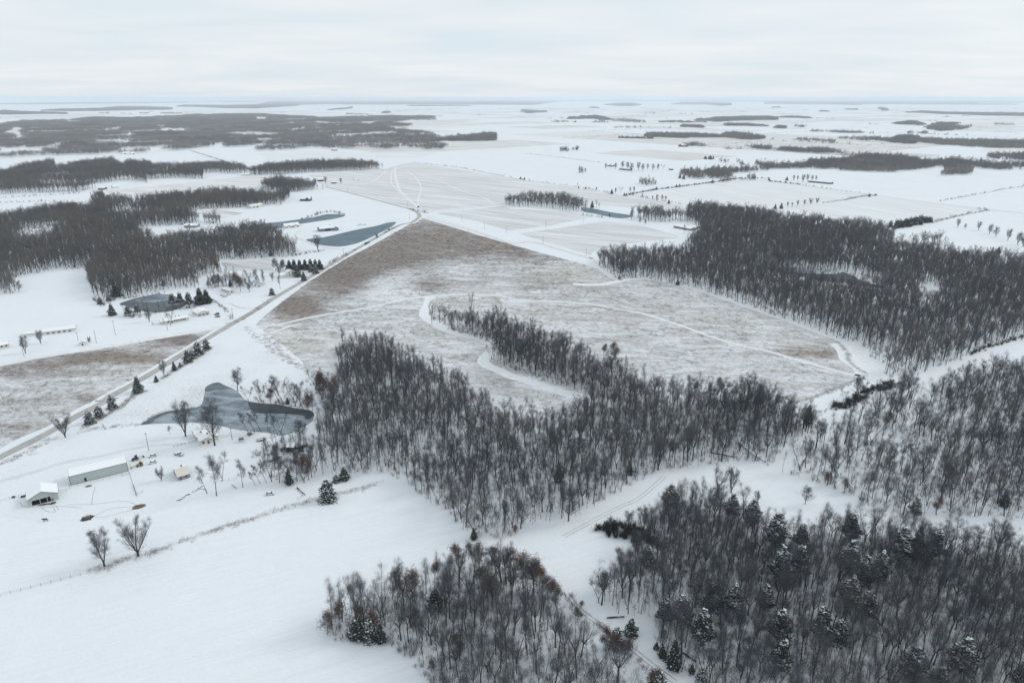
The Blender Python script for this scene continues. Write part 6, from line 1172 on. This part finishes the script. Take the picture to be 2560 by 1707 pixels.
def trailer(label, t, c, dirp, L=3.4, W=1.8, hh=.5):
    p = Vector(P(t, *c)); q = Vector(P(t, *dirp)); d = q - p; o = tag(link('trailer', None, None, (p.x, p.y, 0), math.atan2(d.y, d.x)), label, 'trailer')
    B = MB(); B.box(-L / 2, L / 2, -W / 2, W / 2, .5, .62); B.build('bed', M_WOOD, o)
    for a in ((-L / 2, L / 2, -W / 2, -W / 2 + .08), (-L / 2, L / 2, W / 2 - .08, W / 2), (-L / 2, -L / 2 + .08, -W / 2 + .08, W / 2 - .08)): B = MB(); B.box(*a, .62, .62 + hh); B.build('side', M_WOOD, o)
    B = MB(); B.box(-L / 2 + .3, L / 2 - .9, -W / 2 + .12, W / 2 - .12, .622, .8); B.build('snow_layer', M_ROOFSNOW, o)
    B = MB(); B.tube([(L / 2, 0, .52), (L / 2 + 1.2, 0, .45)], [.06, .06], 6); B.build('drawbar', M_STEEL, o); wheels(o, (-.3,), W / 2 + .05, .36, .2); return o
trailer('open wooden trailer with snow in its bed near the pond bank', 'p', (415, 480), (500, 455), 4.6, 2.0)
trailer('small dark covered trailer on the pond bank', 'p', (195, 372), (235, 360), 2.6, 1.7, .9)
o = tag(link('play_frame', None, None, (*P('p', 30, 500), 0), .4), 'grey steel play frame in the snow by the pond', 'play frame')
for x in (-1.6, 1.6):
    for y in (-1.2, 1.2): B = MB(); B.tube([(x, y, 0), (x * .8, y * .8, 2.6)], [.07, .07], 6); B.build('leg', M_STEEL, o)
B = MB(); B.box(-1.4, 1.4, -1.05, 1.05, 1.5, 1.6); B.build('deck', M_WOOD, o)
B = MB(); B.box(-1.4, 1.4, -1.0, 1.0, 2.6, 2.68); B.build('top_frame', M_STEEL, o)

# ------------------------------------------------------------------ cattle
def cow(label, t, c, dirp, lying=False):
    p = Vector(P(t, *c)); q = Vector(P(t, *dirp)); d = q - p
    z = .78 if not lying else .42
    V = [(0, 0, z + .28), (.45, 0, z + .3), (.8, 0, z + .3), (1.05, 0, z + .5), (1.3, 0, z + .58), (1.6, 0, z + .42), (-.45, 0, z + .3), (-.85, 0, z + .32), (-1.0, 0, z + .05), (-1.02, 0, z - .35)]
    Rd = [.40, .40, .34, .22, .17, .10, .40, .33, .05, .035]; Eg = [(0, 1), (1, 2), (2, 3), (3, 4), (4, 5), (0, 6), (6, 7), (7, 8), (8, 9)]
    for x, root in ((.62, 2), (-.72, 7)):
        for s in (-1, 1):
            n = len(V)
            if not lying: V += [(x, s * .24, z), (x + (.02 if x > 0 else .10), s * .24, z * .5), (x + (0 if x > 0 else -.03), s * .24, .03)]; Rd += [.15, .085, .07]
            else: V += [(x, s * .34, .26), (x + .25, s * .5, .16), (x - .15, s * .55, .1)]; Rd += [.15, .09, .07]
            Eg += [(root, n), (n, n + 1), (n + 1, n + 2)]
    for s in (-1, 1): n = len(V); V += [(1.28, s * .24, z + .68)]; Rd += [.045]; Eg += [(4, n)]
    me = bpy.data.meshes.new('cow'); me.from_pydata(V, Eg, []); me.materials.append(M_COW)
    o = link('cow', me, None, (p.x, p.y, 0), math.atan2(d.y, d.x)); sk = o.modifiers.new('skin', 'SKIN'); sk.use_smooth_shade = True
    for i, v in enumerate(me.skin_vertices[0].data): v.radius = (Rd[i], Rd[i]); v.use_root = (i == 0)
    su = o.modifiers.new('sub', 'SUBSURF'); su.levels = su.render_levels = 1
    return tag(o, label, 'cow', 'black cattle')
cow('black cow standing alone in the trodden snow', 'a', (630, 1432), (580, 1440))
cow('black cow lying in front of the open barn', 'a', (765, 1115), (860, 1100), True)
cow('black cow standing in the mouth of the barn', 'a', (745, 1060), (700, 1065))

# ------------------------------------------------------------------ feeding places, heaps, logs
def heap(name, label, t, c, rx, ry, h, mat, seed, cat, ring=False):
    p = P(t, *c); R = random.Random(seed); V = []; F = []; na, nr = 26, 7
    for i in range(nr + 1):
        for j in range(na):
            a = 2 * math.pi * j / na; f = i / nr; w = 1 + .3 * mnoise.noise(Vector((math.cos(a) * 2, math.sin(a) * 2, seed))) + .3 * f * abs(mnoise.noise(Vector((math.cos(a) * 7, math.sin(a) * 7, seed)))) + .16 * R.uniform(-1, 1) * f
            z = h * (math.cos(f * math.pi) * .5 + .5) if not ring else h * math.exp(-((f - .55) / .2) ** 2)
            V.append((math.cos(a) * rx * f * w, math.sin(a) * ry * f * w, max(0, z * (1 + .35 * R.uniform(-1, 1))) + (.02 if f < 1 else -.03)))
    for i in range(nr):
        for j in range(na): k = (j + 1) % na; F.append((i * na + j, i * na + k, (i + 1) * na + k, (i + 1) * na + j))
    return tag(link(name, mesh(name, V, F, mat), None, (p[0], p[1], 0), .35), label, cat)
heap('mud_patch', 'dark trampled mud patch around the round hay feeder', 'a', (1410, 1375), 3.3, 2.6, .12, M_MUD, 3, 'mud patch')
o = tag(link('hay_feeder', None, None, (*P('a', 1405, 1370), 0)), 'round steel hay feeder ring standing in dark mud', 'hay feeder')
for z in (.35, 1.1): B = MB(); B.tube([(1.2 * math.cos(a), 1.2 * math.sin(a), z) for a in np.linspace(0, 2 * math.pi, 19)], [.045] * 19, 5, False); B.build('rail', M_STEEL, o)
for k in range(10): a = k * .6283; B = MB(); B.tube([(1.2 * math.cos(a), 1.2 * math.sin(a), .05), (1.2 * math.cos(a), 1.2 * math.sin(a), 1.12)], [.035, .035], 5); B.build('upright', M_STEEL, o)
B = MB(); B.tube([(0, 0, .1), (0, 0, .6), (0, 0, .8)], [1.0, .95, .5], 14); B.build('hay', M_HAY, o)
heap('hay_heap', 'brown heap of old hay on the snow', 'A', (1275, 978), 3.4, 2.3, .7, M_HAY, 5, 'hay heap')
heap('brush_heap', 'small dark brush heap in front of the long shed', 'a', (1430, 785), 1.9, 1.0, .6, M_WOOD, 8, 'brush heap')
heap('mud_patch', 'dark muddy ground at the mouth of the barn', 'a', (640, 1120), 5.0, 1.0, .05, M_MUD, 11, 'mud patch')
for i, (x, y, dx, dy) in enumerate(((520, 1292, 40, -14), (545, 1290, 36, -22), (575, 1265, 30, -12), (600, 1245, 36, -16), (622, 1240, 26, -8), (660, 1212, 24, -6), (690, 1200, 34, -14), (715, 1178, 40, 6), (735, 1168, 30, -12), (765, 1185, 30, 8), (1030, 1150, 42, 30))):
    p, q = P('B', x, y), P('B', x + dx, y + dy); B = MB(); B.tube([(*p, .2), (*[(a + b) / 2 for a, b in zip(p, q)], .22), (*q, .18)], [.17, .15, .12], 8)
    tag(B.build('cut_log', M_WOOD), '%s cut log counted from the open field end of the log row' % ORD[i] if i < 10 else 'lone fallen branch log beyond the log row', 'log', 'cut logs below the yard trees')
p, q = P('p', 570, 905), P('p', 820, 828); B = MB(); B.tube([(*p, .5), (*q, 1.2)], [.45, .32], 8); tag(B.build('fallen_trunk', M_WOOD), 'thick fallen trunk lying behind the yard trees', 'fallen trunk')
for s, lb in (("M 600,360 700,375", 'fallen snowy trunk in the centre wood'), ("M 1810,485 2050,530", 'long fallen trunk at the rim of the glade wood'), ("M 2080,400 2200,500 2330,580", 'slanting fallen trunk right of the rust tree'), ("I 1920,1355 2080,1360", 'dark fallen trunk in the middle of the centre wood'), ("I 1230,1460 1390,1430", 'pale fallen trunk behind the pond'), ("O 870,975 1030,965", 'thin fallen trunk by the rutted track'), ("O 1560,1290 1690,1380", 'fallen branch across the cedar slope'), ("B 1625,1175 1695,1240", 'leaning dead pole on the field fence')):
    pts = [unproj(X, Y) for X, Y, h in parse(s)]; B = MB(); B.tube([(x, y, .45 + .1 * i) for i, (x, y) in enumerate(pts)], [.32 - .06 * i for i in range(len(pts))], 7); tag(B.build('fallen_trunk', M_BARK), lb, 'fallen trunk', 'fallen trunks')

# ------------------------------------------------------------------ fences, feeders, poles
POSTM = None
def fence(name, s, gap, h, rails, label, mat=None, thick=.07, cat='fence', maxn=100):
    pts = [Vector(unproj(X, Y)) for X, Y, _ in parse(s)]; o = tag(link(name, None, None, (pts[0].x, pts[0].y, 0)), label, cat); mat = mat or M_WOOD
    tot = sum((b - a).length for a, b in zip(pts, pts[1:])); n = min(maxn, max(2, int(tot / gap))); path = []
    for i in range(n):
        d = tot * i / (n - 1)
        for a, b in zip(pts, pts[1:]):
            l = (b - a).length
            if d <= l + 1e-6: path.append(a.lerp(b, d / l) - pts[0]); break
            d -= l
    B = MB(); B.tube([(0, 0, -.3), (0, 0, h)], [thick, thick * .85], 6); pm = mesh(name + '_post', B.V, B.F, mat)
    for q in path: link('post', pm, o, (q.x, q.y, 0))
    if rails:
        B = MB()
        for k in range(rails): z = h * (k + 1) / (rails + .35); B.tube([(q.x, q.y + .05, z) for q in path], [.02 if rails > 2 or h < 1.5 else .04] * len(path), 4)
        B.build('wire' if thick < .09 else 'rail', M_STEEL if thick < .09 else mat, o)
    return o
fence('field_fence', "Z 0,1368 60,1353 130,1335 200,1317 265,1297 345,1272 420,1245 500,1215 600,1186 700,1160 735,1148 800,1130 880,1106", 3.4, 1.35, 3, 'long wire field fence running up from the lower left corner')
fence('pen_fence', "a 1110,800 1300,768 1600,690 1900,612 2060,582", 2.4, 1.4, 2, 'post fence along the front of the long shed', M_PALEWOOD)
fence('pen_fence', "a 2185,530 2230,680 2290,830 2340,990 A 1220,780 1245,870", 2.6, 1.4, 3, 'pen fence running down from the shed corner')
fence('pen_fence', "a 870,900 980,878 1085,852 1075,770", 2.2, 1.4, 3, 'pale pen fence between barn and long shed')
fence('pen_fence', "A 0,930 60,912 150,895 260,872", 2.4, 1.4, 3, 'pen fence left of the barn')
fence('yard_gate', "A 1250,872 1282,862 1312,850", 1.1, 1.5, 5, 'steel gate at the end of the pen fence', M_STEEL)
fence('yard_gate', "a 2055,602 2120,582 2190,560", 1.4, 1.5, 5, 'steel gate at the shed corner', M_STEEL)
fence('yard_gate', "B 1632,1280 1665,1265 1700,1245", 1.4, 1.4, 4, 'small gate beside the leaning pole', M_STEEL)
fence('garden_wall_fence', "f 185,745 450,682 700,620 940,560", 1.6, 1.0, 4, 'low dark board fence beside the farmhouse', M_WOOD, .1)
fence('log_fence', "B 860,1130 1000,1105 1150,1080 1250,1060 1340,1048", 3.0, 1.2, 2, 'rough fence behind the slim yard trees')
for s, lb in (("a 165,1003 290,966", 'dark feed bunk beside the barn'), ("a 0,1003 62,998", 'dark feed bunk at the left picture edge')):
    p, q = [Vector(unproj(X, Y)) for X, Y, _ in parse(s)]; d = q - p; o = tag(link('feed_bunk', None, None, (p.x, p.y, 0), math.atan2(d.y, d.x)), lb, 'feed bunk')
    B = MB(); B.box(0, d.length, -.45, .45, .35, .45); B.build('floor', M_WOOD, o)
    for y in (-.45, .37): B = MB(); B.box(0, d.length, y, y + .08, .452, .85); B.build('side', M_BLACKPAINT, o)
    for x in (.2, d.length - .3):
        B = MB(); B.box(x, x + .12, -.4, .4, 0, .348); B.build('leg', M_WOOD, o)
def pole(t, x, y, ty, label, arm=True):
    b = P(t, x, y); h = height_at(b, S(t, x, ty)); h = min(13, max(6, h)); o = tag(link('utility_pole', None, None, (b[0], b[1], 0), rng.uniform(-.3, .3)), label, 'utility pole', 'wooden utility poles')
    B = MB(); B.tube([(0, 0, -.3), (0, 0, h)], [.17, .11], 8); B.build('pole', M_WOOD, o)
    if arm: B = MB(); B.box(-1.1, 1.1, -.06, .06, h - .7, h - .55); B.build('crossarm', M_WOOD, o)
for a in (('A', 1366, 462, 300, 'utility pole beside the parked machines'), ('B', 1030, 732, 620, 'utility pole between farmhouse and play frame'), ('C', 1060, 726, 585, 'utility pole in the white field left of the ranch house'), ('C', 886, 797, 685, 'utility pole beside the tiny pump house'), ('C', 717, 775, 700, 'utility pole at the end of the poultry barn'), ('C', 1540, 684, 620, 'utility pole below the ranch house'), ('C', 2140, 575, 480, 'utility pole beside the round bush at the garage drive'), ('C', 222, 925, 850, 'utility pole by the side road near the cream house'),
          ('D', 1685, 660, 590, 'utility pole below the teal pond'), ('D', 1500, 868, 800, 'utility pole at the brown prairie edge'), ('D', 1395, 560, 500, 'utility pole beside the lone pond tree'), ('F', 1410, 1207, 1150, 'utility pole inside the road bend'), ('F', 1890, 1228, 1170, 'first utility pole along the white lane'), ('F', 2096, 1302, 1240, 'second utility pole along the white lane'), ('F', 2297, 1332, 1275, 'third utility pole along the white lane'), ('G', 310, 1288, 1225, 'fourth utility pole along the white lane'), ('G', 652, 1242, 1185, 'utility pole at the lower striped field'), ('G', 680, 1545, 1470, 'utility pole near the right wood corner'), ('G', 285, 1430, 1370, 'fifth utility pole along the white lane'), ('F', 845, 957, 915, 'utility pole along the far field road'), ('F', 1392, 1100, 1050, 'utility pole just above the road bend')):
    pole(*a)
for t, x, y, s, lb in (('C', 2125, 580, 1.5, 'dark round bush at the end of the garage drive'), ('C', 1405, 632, .8, 'small dark bush below the pines'), ('C', 820, 788, 1.0, 'grey bush beside the pump house'), ('A', 1560, 270, .9, 'thin bush on the pond bank'), ('I', 1500, 130, .7, 'dark shrub on the mown path'), ('A', 970, 268, .5, 'small bush in the pasture')):
    b = P(t, x, y); me = BRUSHM[2 if s > 1 else 0]; o = link('bush', me, None, (b[0], b[1], 0), rng.uniform(0, 6)); o.scale = (s, s, s); tag(o, lb, 'bush', 'bushes')

# ------------------------------------------------------------------ the air
hz = bpy.data.materials.new('haze'); hz.use_nodes = True; t_ = hz.node_tree; t_.nodes.clear()
ho = t_.nodes.new('ShaderNodeOutputMaterial'); pv = t_.nodes.new('ShaderNodeVolumePrincipled')
pv.inputs['Color'].default_value = (0.86, 0.935, 1.0, 1); pv.inputs['Density'].default_value = 5.2e-5; pv.inputs['Anisotropy'].default_value = 0.0
t_.links.new(pv.outputs[0], ho.inputs['Volume'])
B = MB(); B.box(-72000, 72000, -72000, 72000, -2.0, 215.0); tag(B.build('haze', hz), 'thin pale winter haze over the whole plain', 'haze', kind='stuff')
print('bare trees', N_BARE, 'woodland points', len(allp))
